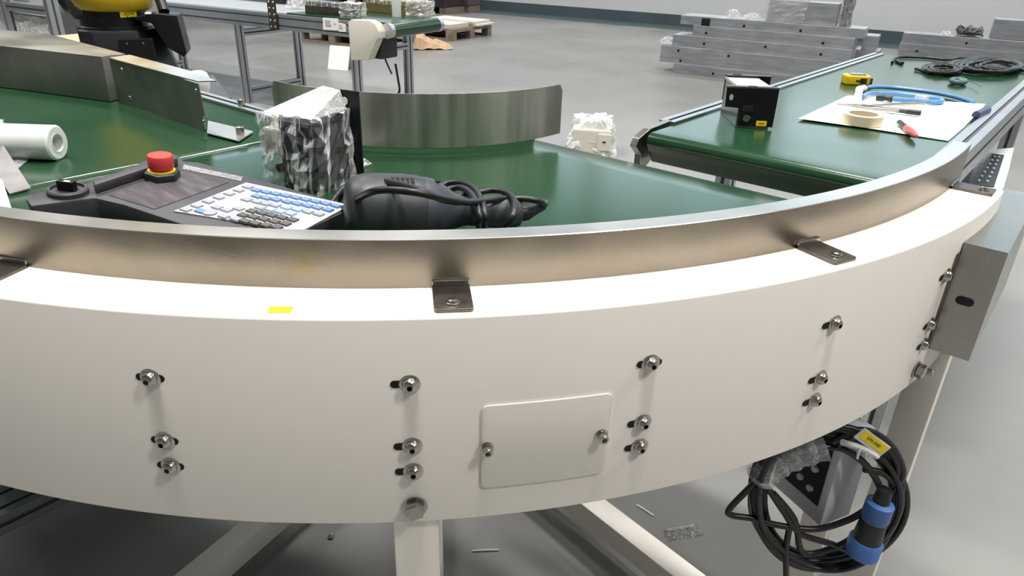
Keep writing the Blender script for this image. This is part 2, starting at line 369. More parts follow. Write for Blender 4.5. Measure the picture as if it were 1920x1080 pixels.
# screws in slots: rows of three
def screw_meshes():
    hd = MB().lathe([(.0001, .0062), (.0022, .0062), (.0022, .0030), (.0024, .0062), (.0040, .0057), (.0056, .0042), (.0066, .0022), (.0068, .0006), (.0068, 0)], 24).mesh('screw', CHROME, smooth=40)
    ws = MB().lathe([(.0085, -.0008), (.0092, -.0002), (.0092, .0008), (.0086, .0013), (.004, .0013)], 28).mesh('washer', CHROME, smooth=40)
    sk = MB().lathe([(.0024, .0064), (.0001, .0064)], 6).mesh('socket', HOLE)
    return hd, ws, sk
SCR, WSH, SOCK = screw_meshes()
st = []; w2 = .0090; rr = .0036
for q in range(9): a = -PI / 2 + PI * q / 8; st.append((w2 + rr * math.cos(a), rr * math.sin(a)))
for q in range(9): a = PI / 2 + PI * q / 8; st.append((-w2 + rr * math.cos(a), rr * math.sin(a)))
SLOT = MB().prism(st, -.0005, .0004).mesh('slot', HOLE)
def radial(a, r, z): return frame(pol(r, a, z), pol(1, a + 90), None, V(0, 0, 1))      # x tangential, y up, z outward
def screw(M, parent, off=0., slot=True, rot=0):
    s = inst(SCR, 'screw', M @ Matrix.Translation((0, 0, .0013)) @ Matrix.Rotation(rot, 4, 'Z'), parent)
    inst(WSH, 'washer', M, s); inst(SOCK, 'socket', M @ Matrix.Translation((0, 0, .0013)) @ Matrix.Rotation(rot, 4, 'Z'), s)
    if slot: inst(SLOT, 'slot', M @ Matrix.Translation((off, 0, 0)), s)
    return s
for a, off in ((-55.7, -.0005), (-44.3, -.004), (-33.0, -.003), (-21.5, -.005), (-9.8, -.005)):
    for i, z in enumerate((.817, .751, .7225)): screw(radial(a, RO + .0006, z), turn, off + (.002 if (a, i) == (-33.0, 0) else 0), rot=random.random())
hexb = MB().lathe([(.0105, 0), (.0118, .001), (.0118, .0022), (.0095, .0024)], 24).lathe([(.0088, .0024), (.0096, .0034), (.0096, .0098), (.0084, .0108), (.0001, .0108)], 6).mesh('hex_bolt', STEELB, smooth=25)
inst(hexb, 'hex_bolt', radial(-44.3, RO, .681) @ Matrix.Rotation(.35, 4, 'Z'), turn); inst(hexb, 'hex_bolt', radial(-9.5, RO, .683) @ Matrix.Rotation(.1, 4, 'Z'), turn)
# access cover plate
ap = MB(); vs = []; a0, a1, z0, z1 = -41.1, -34.8, .6985, .791; cr = .006
out = []
for cxs, czs, st_ in ((1, 1, 0), (-1, 1, 90), (-1, -1, 180), (1, -1, 270)):
    for q in range(5):
        t = R(st_ + 22.5 * q); aa = (a1 if cxs > 0 else a0) + (-cxs * cr + cr * math.cos(t)) / RO * 180 / PI; zz = (z1 if czs > 0 else z0) - czs * cr + cr * math.sin(t)
        out.append((aa, zz))
mid = []
N = len(out); cen = [((a0 + a1) / 2, (z0 + z1) / 2)]
nx, nz = 14, 2; vs = []; fs = []
xs = [a0 + (a1 - a0) * i / nx for i in range(nx + 1)]
def zlim(a):
    d = min(a - a0, a1 - a) / 180 * PI * RO
    return 0 if d >= cr else cr - math.sqrt(max(0, cr * cr - (cr - d) ** 2))
xs = sorted(set([a0, a0 + .05, a0 + .1, a0 + .2, a1, a1 - .05, a1 - .1, a1 - .2] + [a0 + .31 + (a1 - a0 - .62) * i / nx for i in range(nx + 1)]))
for a in xs:
    c = zlim(a)
    for r in (RO + .0002, RO + .0022): vs += [pol(r, a, z0 + c), pol(r, a, z1 - c)]
for i in range(len(xs) - 1):
    b = 4 * i; c = b + 4
    fs += [(b, b + 1, c + 1, c), (b + 2, c + 2, c + 3, b + 3), (b + 1, b + 3, c + 3, c + 1), (b, c, c + 2, b + 2)]
e = 4 * (len(xs) - 1); fs += [(0, 2, 3, 1), (e, e + 1, e + 3, e + 2)]
cover = MB().add(vs, fs).build('access_cover', WHITE, turn, bevel=.0005, smooth=40)
caps = MB().lathe([(.0068, 0), (.0068, .0012), (.004, .0014)], 20).lathe([(.0045, .0012), (.0047, .002), (.0047, .0085), (.0042, .0092), (.0026, .0092), (.0024, .006), (.0001, .006)], 20).mesh('cap_screw', CHROME, smooth=35)
for a in (-40.85, -35.2): inst(caps, 'cap_screw', radial(a, RO + .0022, .7455), cover)
# guard mounting brackets
bk = MB().prism([(-.0165, .002), (.0165, .002), (.0165, .046), (.0145, .0485), (-.0145, .0485), (-.0165, .046)], 0, .003).mesh('bracket', STEELD, .0006)  # darker steel carries the brackets' reflection of the dark ceiling
bk2 = MB().prism([(-.0165, 0), (.0165, 0), (.0165, .003), (-.0165, .003)], .003, .0075).mesh('bracket_lip', STEELB, .0008)
bolt = MB().lathe([(.0065, 0), (.0065, .001), (.0055, .0012), (.0045, .003), (.002, .0036), (.0001, .0036)], 18).mesh('bolt', CHROME, smooth=40)
for a in (-86, -64.3, -42.3, -21.2, -1.2):
    M = frame(pol(RG + .0005, a, H + .0003), pol(1, a + 90) * -1, V(0, 0, 1))
    M = Matrix(((-pol(1, a + 90).x, pol(1, a).x, 0, pol(RG, a).x), (-pol(1, a + 90).y, pol(1, a).y, 0, pol(RG, a).y), (0, 0, 1, H + .0003), (0, 0, 0, 1)))
    b = inst(bk, 'mounting_bracket', M, turn); inst(bk2, 'bracket_lip', M, b); inst(bolt, 'bolt', M @ Matrix.Translation((0, .036, .003)), b)
# small yellow label on the flange
p = [at(*q, H) for q in ((507, 576), (550, 576), (545, 587), (501, 587))]
lb = MB().prism([(q.x, q.y) for q in p], H + .0001, H + .0006).build('label_sticker', YLAB, turn, label='yellow label sticker')
m_ = MB()
for q in range(5):
    c = at(510 + 7.6 * q, 581.6, H + .0007); m_.box((c.x - .001, c.y - .0008, H + .0006), (c.x + .001, c.y + .0008, H + .0008))
m_.build('print_marks', mat('faded_ink', (214, 180, 4), .6), lb)
# cover box at the right end of the fascia
X0, X1 = 1.0895, 1.1345; Y0, Y1 = -.16, .13; JZ0, JZ1 = .706, .852
jb = MB(); t = .002
jb.box((X0, Y0, JZ1 - t), (X1, Y1, JZ1)).box((X1 - t, Y0, JZ0), (X1, Y1, JZ1 - t)).box((X0, Y0, JZ0), (X1 - t, Y1, JZ0 + t)).box((X0, Y0, JZ0 + t), (X1 - t, Y0 + t, JZ1 - t))
jbo = jb.build('cover_box', STEELB, turn, label='brushed stainless cover box')
fl = MB().box((X0 - .002, Y0 - .012, JZ0 + .004), (X0, Y0 + .02, JZ1 - .012)).build('flange', STEELD, jbo)
so = []
for q in range(9): a = -PI / 2 + PI * q / 8; so.append((.0045 + .0055 * math.cos(a), .0055 * math.sin(a)))
for q in range(9): a = PI / 2 + PI * q / 8; so.append((-.0045 + .0055 * math.cos(a), .0055 * math.sin(a)))
MB().prism(so, 0, .0006, frame(V(1.1095, Y0 - .0001, .781), V(1, 0, 0), V(0, -1, 0))).build('slot_hole', HOLE, jbo)
MB().lathe([(.0045, 0), (.0045, .018), (.0038, .019), (.0001, .019)], 14, axis(ony(1722, 690, -.1), V(.9, -.2, .1))).build('stud', STEELB, turn, smooth=40)
# legs and floor beams
for a in (-44.3, -9.87, -78.7):
    lr = 1.01 if a == -9.87 else 1.072; la = -3.6 if a == -9.87 else a
    M = frame(pol(lr, la, 0), pol(1, la), V(0, 0, 1))
    lg = MB().box((-.022, -.022, .05), (.022, .022, ZBOT + .12), M).build('leg', WHITE, turn, bevel=.003, smooth=40)
    MB().lathe([(.030, 0), (.030, .008), (.012, .014), (.008, .014), (.008, .05)], 20, Matrix.Translation(pol(lr, la, 0))).build('foot', BLACKP, lg, smooth=40)
    M2 = frame(pol(.05, a, 0), pol(1, a), V(0, 0, 1))
    MB().box((0, -.025, .055), (lr - .072, .025, .105), M2).build('base_beam', WHITE, turn, bevel=.003, smooth=40)
lg = MB().box((1.066, -.078, .05), (1.11, -.034, ZBOT + .03)).build('leg', WHITE, turn, bevel=.003, smooth=40)
MB().lathe([(.030, 0), (.030, .008), (.012, .014), (.008, .014), (.008, .05)], 20, Matrix.Translation(V(1.088, -.056, 0))).build('foot', BLACKP, lg, smooth=40)
MB().box((.44, .03, .66), (1.09, .07, .70)).build('end_beam', WHITE, turn, bevel=.002)
# control unit slung beneath, next to the right leg
P = CAM + ray(1537, 988) * 1.03; z0 = P.z
A_ = at(1452, 912, z0); B_ = at(1612, 930, z0)
u = (A_ - P).normalized(); v = V(-u.y, u.x, 0); v = v if v.dot(B_ - P) > 0 else -v
M = Matrix(((u.x, v.x, 0, P.x), (u.y, v.y, 0, P.y), (0, 0, 1, P.z), (0, 0, 0, 1)))
UL = .10; UH = .16
cu_ = MB().box((0, 0, 0), (UL, .06, UH), M).build('control_unit', GREYB, turn, bevel=.004, smooth=40, label='grey control unit with black panel')
pn = MB().box((.012, -.002, .03), (UL - .004, .0005, UH - .01), M).build('front_panel', BLACKM, cu_)
MB().box((UL * .5 - .01, .02, UH), (UL * .5 + .01, .04, .60 + .12 - z0), M).build('hanger_strap', STEELD, turn)
BTN = MB().lathe([(.0055, 0), (.005, .004), (.0001, .004)], 12).mesh('button', GREYB, smooth=40)
for x, z in ((.03, .05), (.05, .055), (.03, .085), (.06, .095), (.04, .12)): inst(BTN, 'button', M @ Matrix.Translation((x, -.002, z)) @ Matrix.Rotation(PI / 2, 4, 'X'), cu_)
# ================================================================== right straight conveyor
rc = thing('straight_conveyor', V(.70, 1.4, 0), 'straight green belt conveyor with aluminium side rails running away to the right', 'conveyor')
bx0, bx1, by0, by1 = .466, .945, .185, 1.96
bt = MB(); prof = []
rn = .016
prof.append((by0 + .06, ZB))
for q in range(11): a = PI / 2 + R(112) * q / 10; prof.append((by0 + rn + rn * math.cos(a), ZB - rn + rn * math.sin(a)))
prof.append((by0 + .03, ZB - .064)); rn = .032
prof += [(by1, ZB - 2 * rn), (by1, ZB), (by1 - .05, ZB)]
k = len(prof); vs = [(bx0, y, z) for y, z in prof] + [(bx1, y, z) for y, z in prof]
bt.add(vs, [(i, (i + 1) % k, k + (i + 1) % k, k + i) for i in range(k)] + [tuple(range(k)), tuple(range(k, 2 * k))[::-1]]).build('belt', BELT, rc, smooth=20)
for x0, x1, nm in ((.428, .464, -1), (.948, .992, 1)):
    rl = MB(); xm = (x0 + x1) / 2; y0 = .30 if nm < 0 else .12
    profile_bar(rl, (xm, y0, ZB - .028), (xm, by1, ZB - .028), x1 - x0, .066, .009); rl.build('side_rail', PB, rc)
# end plates that carry the nose roller
for x in (.446, .962):
    pp = [(.165, -.028), (.175, -.012), (.215, .0), (.31, .004), (.31, -.05), (.26, -.055), (.205, -.085), (.19, -.075), (.19, -.05)]
    MB().prism(pp, -.008, .008, Matrix(((0, 0, 1, x), (1, 0, 0, 0), (0, 1, 0, ZB + .002), (0, 0, 0, 1)))).build('end_plate', STEELB, rc, bevel=.001)
    MB().lathe([(.007, 0), (.007, .004), (.003, .004), (.003, .001), (.0001, .001)], 16, Matrix.Translation((x - .008, .215, ZB - .068)) @ Matrix.Rotation(-PI / 2, 4, 'Y')).build('pivot_screw', CHROME, rc, smooth=40)
MB().box((.952, .10, ZB - .06), (.99, .34, ZB + .012)).build('joint_plate', STEELB, rc, bevel=.002)
for y in (.62, 1.72):
    for x in (.47, .955):
        m_ = MB(); profile_bar(m_, (x, y, .0), (x, y, ZB - .061), .04, .04, .009); m_.build('leg', PB, rc)
    m_ = MB(); profile_bar(m_, (.49, y, .45), (.935, y, .45), .04, .04, .009); m_.build('cross_bar', PB, rc)
    m_ = MB(); profile_bar(m_, (.49, y, ZB - .09), (.935, y, ZB - .09), .04, .04, .009); m_.build('cross_bar', PB, rc)
# operator unit on the outside of the right rail
OZ = .70
def quad(z, *px): return [(q.x, q.y) for q in (at(x, y, z) for x, y in px)]
obo = MB().prism(quad(OZ, (1806, 362), (1856, 280), (1902, 276), (1892, 318), (1874, 380)), OZ - .22, OZ).build('operator_unit', GREYB, rc, bevel=.003, label='pale grey operator unit with black button panel')
pq = quad(OZ + .002, (1813, 346), (1860, 288), (1883, 291), (1864, 350))
MB().prism(pq, OZ + .0002, OZ + .0024).build('button_panel', BLACKM, obo)
for i in range(7):
    for j in range(2):
        f = .12 + .13 * i; g = .34 + .34 * j
        p0 = Vector(pq[0]).lerp(Vector(pq[1]), f); p1 = Vector(pq[3]).lerp(Vector(pq[2]), f); c = p0.lerp(p1, g)
        inst(BTN, 'button', Matrix.Translation((c.x, c.y, OZ + .0024)) @ Matrix.Diagonal((.55, .55, .6, 1)), obo)
y0_ = [q for q in quad(OZ, (1806, 362), (1856, 280))]
MB().box((.962, y0_[0][1] + .1, OZ - .06), (.985, y0_[1][1] - .1, ZB - .062)).build('unit_bracket', STEELB, rc)
# ================================================================== left straight conveyor
lc = thing('side_conveyor', V(-1.2, -.68, 0), 'green belt conveyor entering from the left beside the robot', 'conveyor')
lb_ = MB(); prof = []; lx1 = -.0095; ly0, ly1 = -1.035, -.30; rn = .012
for q in range(9): a = -PI / 2 + PI * q / 8; prof.append((lx1 - rn + rn * math.cos(a), ZB - rn + rn * math.sin(a) + .0008))
prof += [(-3.0, ZB + .0008), (-3.0, ZB - 2 * rn)]
k = len(prof); vs = [(x, ly0, z) for x, z in prof] + [(x, ly1, z) for x, z in prof]
lb_.add(vs, [(i, (i + 1) % k, k + (i + 1) % k, k + i) for i in range(k)] + [tuple(range(k)), tuple(range(k, 2 * k))[::-1]]).build('belt', BELT, lc, smooth=35)
for yc in (-.28, -1.06):
    m_ = MB(); profile_bar(m_, (-3.0, yc, ZB - .02), (-.03, yc, ZB - .02), .036, .055, .009); m_.build('side_rail', PB, lc)
for x in (-.245, -2.2):
    m_ = MB()
    for dx in (-.022, .022): profile_bar(m_, (x + dx, -1.05, .13), (x + dx, -.29, .13), .044, .044, .009)
    m_.build('floor_beam', PB, lc)
    for yc in (-.28, -1.06):
        m_ = MB(); profile_bar(m_, (x, yc, 0), (x, yc, ZB - .05), .04, .04, .009); m_.build('leg', PB, lc)
rb = MB().lathe([(.008, 0), (.008, .012), (.0065, .013), (.0001, .013)], 14).mesh('rail_bolt', CHROME, smooth=40)
for px, py in ((435, 200), (497, 218)):
    q = at(px, py, ZB + .0075); inst(rb, 'rail_bolt', Matrix.Translation(V(q.x, -.28, ZB + .0075)), lc)
# stainless hood and guide plate standing on it
hood = []
F0, F1, F2, F3 = V(-1.45, -.77, 0), V(-.516, -.456, 0), V(-.505, -.443, 0), V(-.136, -.437, 0)
ZT = .908
poly = [F0, F1, V(-.528, -.437, 0), V(-.53, -.392, 0), V(-.96, -.385, 0), V(-1.45, -.56, 0)]
hd = MB().prism([(q.x, q.y) for q in poly], ZB + .002, ZT, top=[(q.x, q.y) for q in [F0 + V(0, .004, 0), F1 + V(-.008, .006, 0), V(-.533, -.434, 0), V(-.535, -.395, 0), V(-.96, -.39, 0), V(-1.45, -.56, 0)]])
hd.build('hood', SATIN, lc, bevel=.002, smooth=40)
gp = MB().prism([(-.505, ZB + .002), (-.136, ZB + .002), (-.136, ZB + .032), (-.128, ZB + .032), (-.136, .902), (-.505, .908)], 0, .002, Matrix(((1, 0, 0, 0), (0, 0, 1, -.443), (0, 1, 0, 0), (0, 0, 0, 1))))
gpl = gp.build('guide_plate', SATIN, lc)
tp = [at(*q, .9075) for q in ((200, 107), (385, 157), (418, 151), (350, 131), (240, 104), (150, 80))]
MB().prism([(q.x, q.y) for q in [V(-.505, -.444, 0), V(-.134, -.443, 0), V(-.118, -.415, 0), V(-.23, -.398, 0), V(-.52, -.393, 0)]], .9055, .9075).build('plate_flange', STEEL_LIT, gpl)
q4 = [at(*q, ZB + .006) for q in ((390, 226), (475, 246), (447, 264), (388, 249))]
MB().prism([(q.x, q.y) for q in q4], ZB + .004, ZB + .006).build('plate_tab', STEEL_LIT, gpl, label='bright steel tab')
inst(rb, 'rail_bolt', Matrix.Translation(at(451, 250, ZB + .006)), gpl)
rv = MB().lathe([(.004, 0), (.003, .002), (.0001, .0025)], 12).mesh('rivet', CHROME, smooth=40)
for px, py in ((229, 131), (244, 183), (368, 170), (382, 228)):
    r_ = ony(px, py, -.443); inst(rv, 'rivet', Matrix.Translation(r_) @ Matrix.Rotation(PI / 2, 4, 'X'), gpl)
# ================================================================== things on the belts
# ---- teach pendant
pa = R(15.5); pu = V(math.cos(pa), math.sin(pa), 0); pv = V(-math.sin(pa), math.cos(pa), 0)
PO = at(462, 345, ZB + .046)
pux = (pu + V(0, 0, -.085)).normalized(); pn_ = pux.cross(pv).normalized()
PM = Matrix(((pux.x, pv.x, pn_.x, PO.x), (pux.y, pv.y, pn_.y, PO.y), (pux.z, pv.z, pn_.z, PO.z), (0, 0, 0, 1))); PI_ = PM.inverted()
def puv(px, py, h=0):
    q = PI_ @ onplane(px, py, PO + pn_ * h, pn_); return (q.x, q.y)
pend = thing('teach_pendant', V(PO.x, PO.y, ZB), 'dark grey robot teach pendant with red stop button and white keypad', 'remote control')
c_l = puv(86, 356); c_k = puv(150, 345); c_e = puv(268, 303); c_e2 = puv(343, 300); c_t = puv(470, 332); c_r = puv(664, 388)
vmin = min(puv(328, 397)[1], puv(330, 405)[1]) - .012
umax = c_r[0]; vmax = c_t[1]
outline = [(c_l[0] + .006, c_l[1] - .03), (c_l[0], c_l[1] - .01), c_l, (c_l[0] + .004, c_l[1] + .012), (c_k[0] - .01, c_k[1] + .002), (c_k[0] + .004, c_k[1] - .012), (c_e[0] + .003, c_e[1] - .014), (c_e[0] - .004, c_e[1] + .004), (c_e[0] + .004, c_e[1] + .02),
           (c_e2[0] - .012, c_e2[1] + .008), (c_e2[0] + .004, c_e2[1] - .002), (c_e2[0] + .02, vmax), (umax - .008, c_r[1] + .002), (umax, c_r[1] - .008), (umax - .002, vmin + .014), (umax - .014, vmin), (c_l[0] + .10, vmin), (c_l[0] + .06, vmin - .006), (c_l[0] + .03, c_l[1] - .04)]
low = [(x * .985 + .001, y * .985) for x, y in outline]
MB().prism(low, -.036, .0, PM, top=outline).build('body', GREYP, pend, bevel=.004, smooth=50)
# ledge between the two knobs
l0 = puv(180, 364); l1 = puv(335, 312); dl = Vector((l1[0] - l0[0], l1[1] - l0[1])).normalized(); nl = Vector((dl.y, -dl.x))
lp = [(l0[0], l0[1]), (l1[0], l1[1]), (l1[0] - .018, l1[1] + .012), (l0[0] - .016, l0[1] + .01)]
MB().prism(lp, 0, .012, PM).build('top_ledge', GREYP, pend, bevel=.003, smooth=50)
# e-stop
es = puv(303, 318, .012); MB().lathe([(.0225, -.002), (.0225, .009), (.021, .011), (.0001, .011)], 6, PM @ Matrix.Translation((*es, 0))).build('stop_button_collar', BLACKP, pend, bevel=.002, smooth=40)
sb = MB().lathe([(.0115, .008), (.0115, .014), (.0148, .015), (.0155, .017), (.0155, .030), (.0145, .032), (.0001, .0325)], 32, PM @ Matrix.Translation((*es, 0))).build('stop_button', RED, pend, smooth=50)
MB().lathe([(.0165, .0108), (.0165, .0122), (.011, .0122)], 32, PM @ Matrix.Translation((*es, 0))).build('stop_ring', YLAB, sb)
# on-off knob
kb = puv(128, 362); MB().lathe([(.0225, -.004), (.0225, .005), (.0205, .007), (.0185, .007), (.018, .0035), (.0001, .0035)], 28, PM @ Matrix.Translation((*kb, 0))).build('switch_collar', GREYP, pend, smooth=40)
kbo = MB().lathe([(.016, 0), (.016, .003), (.011, .004), (.0001, .004)], 24, PM @ Matrix.Translation((*kb, 0))).build('switch_knob', BLACKP, pend, smooth=40)
MB().box((-.010, -.0045, .004), (.010, .0045, .016), PM @ Matrix.Translation((*kb, 0)) @ Matrix.Rotation(.35, 4, 'Z')).build('knob_grip', BLACKM, kbo, bevel=.001)
MB().box((-.001, -.004, .016), (.006, .0, .0164), PM @ Matrix.Translation((*kb, 0)) @ Matrix.Rotation(.35, 4, 'Z')).build('knob_mark', PAPER, kbo)
# screen
sc = [puv(*q) for q in ((205, 367), (335, 322), (430, 342), (290, 393))]
MB().prism(sc, -.001, .0008, PM).build('screen', SCREEN, pend)
e_ = [puv(*q) for q in ((345, 310), (455, 333), (452, 341), (342, 318))]
MB().prism(e_, 0, .0012, PM).build('cover_film', FILMD, pend)
# keypad with keys
kc = [puv(*q) for q in ((326, 398), (462, 344.5), (657, 387), (563, 437))]
kp = MB().prism(kc, 0, .0018, PM).build('keypad', KEYS, pend)
key = {}
for nm, m in (('w', KEYW), ('b', KEYB), ('l', KEYL), ('d', KEYD)): key[nm] = MB().prism([(-.0062, -.0050), (.0062, -.0050), (.0062, .0050), (-.0062, .0050)], 0, .0022, None, 0, [(-.0056, -.0044), (.0056, -.0044), (.0056, .0044), (-.0056, .0044)]).mesh('key', m)
KP = [('b', [(725, 551), (798, 565), (872, 578), (947, 591), (1020, 606), (1095, 621), (1170, 636), (1245, 651), (1320, 668)]),
      ('b', [(728, 596), (800, 610), (872, 622), (955, 638), (1030, 652), (1108, 667), (1182, 682), (1260, 698)]),
      ('w', [(650, 622), (728, 637), (795, 652), (865, 665)]), ('l', [(950, 682), (1030, 697)]), ('w', [(1110, 713), (1190, 731)]),
      ('w', [(755, 683)]), ('l', [(830, 697), (900, 712), (980, 727)]),
      ('d', [(690, 708), (770, 723), (840, 739), (915, 756), (995, 773), (625, 738), (705, 752), (780, 768), (860, 786), (940, 802), (640, 783), (715, 799), (797, 814), (877, 829)]),
      ('w', [(660, 526), (592, 552), (520, 578), (442, 606), (362, 636), (277, 668), (195, 697), (570, 768), (500, 700), (430, 680), (590, 690), (480, 748)]), ('b', [(305, 708)])]
for c, pts in KP:
    for x, y in pts:
        a = puv(300 + x / 4, 220 + y / 4, .0018)
        if (a[1] > vmin + .002): inst(key[c], 'key', PM @ Matrix.Translation((a[0], a[1], .0018)), kp)
a = puv(394, 402.5); MB().lathe([(.0085, .0018), (.008, .0038), (.0001, .0042)], 20, PM @ Matrix.Translation((*a, 0))).build('key', KEYW, kp, smooth=40)
# ---- angle grinder
ga, gb_ = at(722, 393, ZB + .0455), at(968, 398, ZB + .030); gd_ = (gb_ - ga).normalized(); gL = (gb_ - ga).length
gr = thing('angle_grinder', V(ga.x, ga.y, ZB), 'black angle grinder lying behind the steel guard, cord wrapped over it', 'power tool')
GMx = axis(ga, gd_)
MB().lathe([(.0001, -.048), (.030, -.048), (.039, -.041), (.0435, -.026), (.0445, -.01), (.0445, .022), (.0435, .036), (.041, .046)], 36, GMx).build('motor_housing', GRIND, gr, smooth=40)
MB().lathe([(.0405, .044), (.042, .046), (.0405, .056), (.033, .072), (.023, .086), (.0185, .100)], 36, GMx).build('rear_housing', GREYH, gr, smooth=40)
MB().lathe([(.0185, .098), (.0182, .106), (.019, .120), (.0205, .135), (.022, gL - .014), (.022, gL - .004), (.0175, gL + .004), (.0001, gL + .006)], 28, GMx).build('handle', GREYH, gr, smooth=40)
ce = at(1025, 384, ZB + .03)
MB().tube(spline([gb_ - gd_ * .004, gb_ + gd_ * .014, ce - gd_ * .008, ce], 5), [.0105] * 6 + [.009] * 5 + [.007] * 5, 14).build('cord_sleeve', BLACKP, gr, smooth=50)
vt = MB()
for i in range(3):
    for j in range(5):
        an = R(104 + i * 7); zz = .006 + j * .0058
        M = GMx @ Matrix.Rotation(an, 4, 'Z') @ Matrix.Translation((.0445, 0, zz)); vt.box((-.001, -.0024, -.002), (.0006, .0024, .002), M)
vt.build('vent_slots', HOLE, gr)
for an in (95, 138): MB().lathe([(.0035, 0), (.003, .002), (.0001, .002)], 12, GMx @ Matrix.Rotation(R(an), 4, 'Z') @ Matrix.Translation((.0385, 0, .062)) @ Matrix.Rotation(PI / 2, 4, 'Y')).build('housing_screw', HOLE, gr)
def gp_(l): return [at(x, y, ZB + z) for x, y, z in l]
cords = [[(1022, 384, .03), (1012, 378, .045), (985, 373, .05), (940, 373, .052), (880, 379, .07), (830, 372, .095), (780, 361, .108), (725, 356, .106), (690, 362, .095), (655, 383, .05), (630, 405, .01)],
         [(620, 400, .012), (640, 368, .03), (670, 345, .06), (708, 339, .08), (745, 345, .09), (790, 358, .098), (830, 374, .09), (860, 379, .07)],
         [(618, 385, .008), (645, 352, .022), (690, 333, .035), (730, 333, .045), (770, 347, .05), (800, 360, .05)],
         [(806, 362, .04), (835, 345, .045), (865, 343, .05), (890, 355, .055), (904, 380, .06), (910, 408, .05), (908, 428, .03), (880, 445, .008)],
         [(815, 372, .045), (838, 357, .05), (862, 352, .055), (882, 362, .06), (894, 385, .06), (900, 410, .05), (898, 430, .03)],
         [(840, 372, .05), (880, 365, .05), (920, 357, .052), (950, 362, .055), (965, 378, .055), (962, 405, .048), (945, 428, .03)]]
cm = MB()
for l in cords: cm.tube(spline(gp_(l), 6), .0042, 8)
cm.build('power_cord', RUBBER, gr, smooth=60)
# ---- device wrapped in film
wa, wb, wc = at(500, 350, ZB), at(600, 368, ZB), at(622, 322, ZB)
du = (wb - wa); wL = du.length; du.normalize(); dv = V(-du.y, du.x, 0)
wrp = thing('wrapped_device', (wa + wb) / 2, 'black boxed device wrapped in shiny cling film beside the inner guard', 'device')
WMx = Matrix(((du.x, dv.x, 0, wa.x), (du.y, dv.y, 0, wa.y), (0, 0, 1, ZB), (0, 0, 0, 1)))
wh = over(wb, 612, 218) - ZB - .006
MB().box((.03, .006, .0), (wL - .004, .085, wh - .008), WMx).build('device_case', BLACKM, wrp, bevel=.003)
MB().box((.003, .002, .05), (.034, .07, wh - .02), WMx).build('connector_block', CREAM, wrp, bevel=.004)
MB().lathe([(.007, 0), (.007, .012), (.004, .012), (.004, .004), (.0001, .004)], 18, WMx @ Matrix.Translation((.033, .006, .035)) @ Matrix.Rotation(PI / 2, 4, 'X')).build('socket_ring', CHROME, wrp, smooth=40)
MB().box((wL - .03, .088, 0.0), (wL + .018, .091, wh + .028), WMx).build('back_plate', BLACKM, wrp)
MB().lathe([(.006, 0), (.006, .0012), (.0001, .0012)], 16, WMx @ Matrix.Translation((wL - .006, .0865, wh + .012)) @ Matrix.Rotation(PI / 2, 4, 'X')).build('plate_hole', WALL, wrp)
crinkle((-.004, -.002, .0), (wL + .004, .088, wh), WMx, .0035, 3, 9, .04, True).build('film_wrap', FILM, wrp)
fp = [(.0, .01, wh), (wL - .006, .004, wh), (wL - .002, .085, wh), (.0, .085, wh), (wL - .04, .082, wh + .032), (wL - .012, .086, wh + .028)]
MB().add([V(*q) for q in fp], [(0, 1, 5, 4), (1, 2, 5), (3, 0, 4), (2, 3, 4, 5)], 0, WMx).build('film_peak', filmmat('film_peak', .45, .9, 90), wrp)
# film shred beside it
sh = [at(*q, ZB + .004) for q in ((635, 272), (652, 285), (690, 305), (697, 308), (680, 311), (668, 309), (660, 318), (648, 316), (646, 300))]
b = MB(); vs = [q + V(0, 0, random.uniform(-.002, .005)) for q in sh] + [q + V(0, 0, random.uniform(-.0025, .003) - .0015) for q in sh]; n = len(sh)
b.add(vs, [tuple(range(n))] + [tuple(range(n, 2 * n))[::-1]] + [(i, (i + 1) % n, n + (i + 1) % n, n + i) for i in range(n)])
b.build('film_shred', filmmat('shred_film', .10, .95, 60), label='crumpled shred of clear film on the green belt by the inner guard', cat='plastic film', loc=sh[0])
# ---- stretch film roll
r0, r1 = at(-14, 262, ZB + .03), at(108, 266, ZB + .03); ax = (r1 - r0).normalized(); L = (r1 - r0).length
rr = .0285
ro = thing('stretch_film_roll', V(r1.x, r1.y, ZB), 'white roll of stretch film lying on the green belt at left', 'film roll')
M = axis(V(r0.x, r0.y, ZB + rr), ax)
MB().lathe([(rr * .52, 0), (rr, 0), (rr, L - .003), (rr - .003, L), (rr * .58, L), (rr * .58, 0), (rr * .52, 0)], 36, M).build('film_layers', STRETCH, ro, smooth=40)
MB().lathe([(rr * .50, 0), (rr * .57, 0), (rr * .57, L + .0005), (rr * .50, L + .0005), (rr * .50, 0)], 36, M).build('core_tube', WPLAS, ro, smooth=40)
tl = [at(*q, ZB + z) for q, z in (((12, 292), .002), ((55, 288), .008), ((52, 300), .004), ((30, 318), .0015), ((15, 310), .003))]
MB().add(tl + [q - V(0, 0, .001) for q in tl], [(0, 1, 2, 3, 4), (9, 8, 7, 6, 5)] + [(i, (i + 1) % 5, 5 + (i + 1) % 5, 5 + i) for i in range(5)]).build('loose_tail', FILMD, ro)
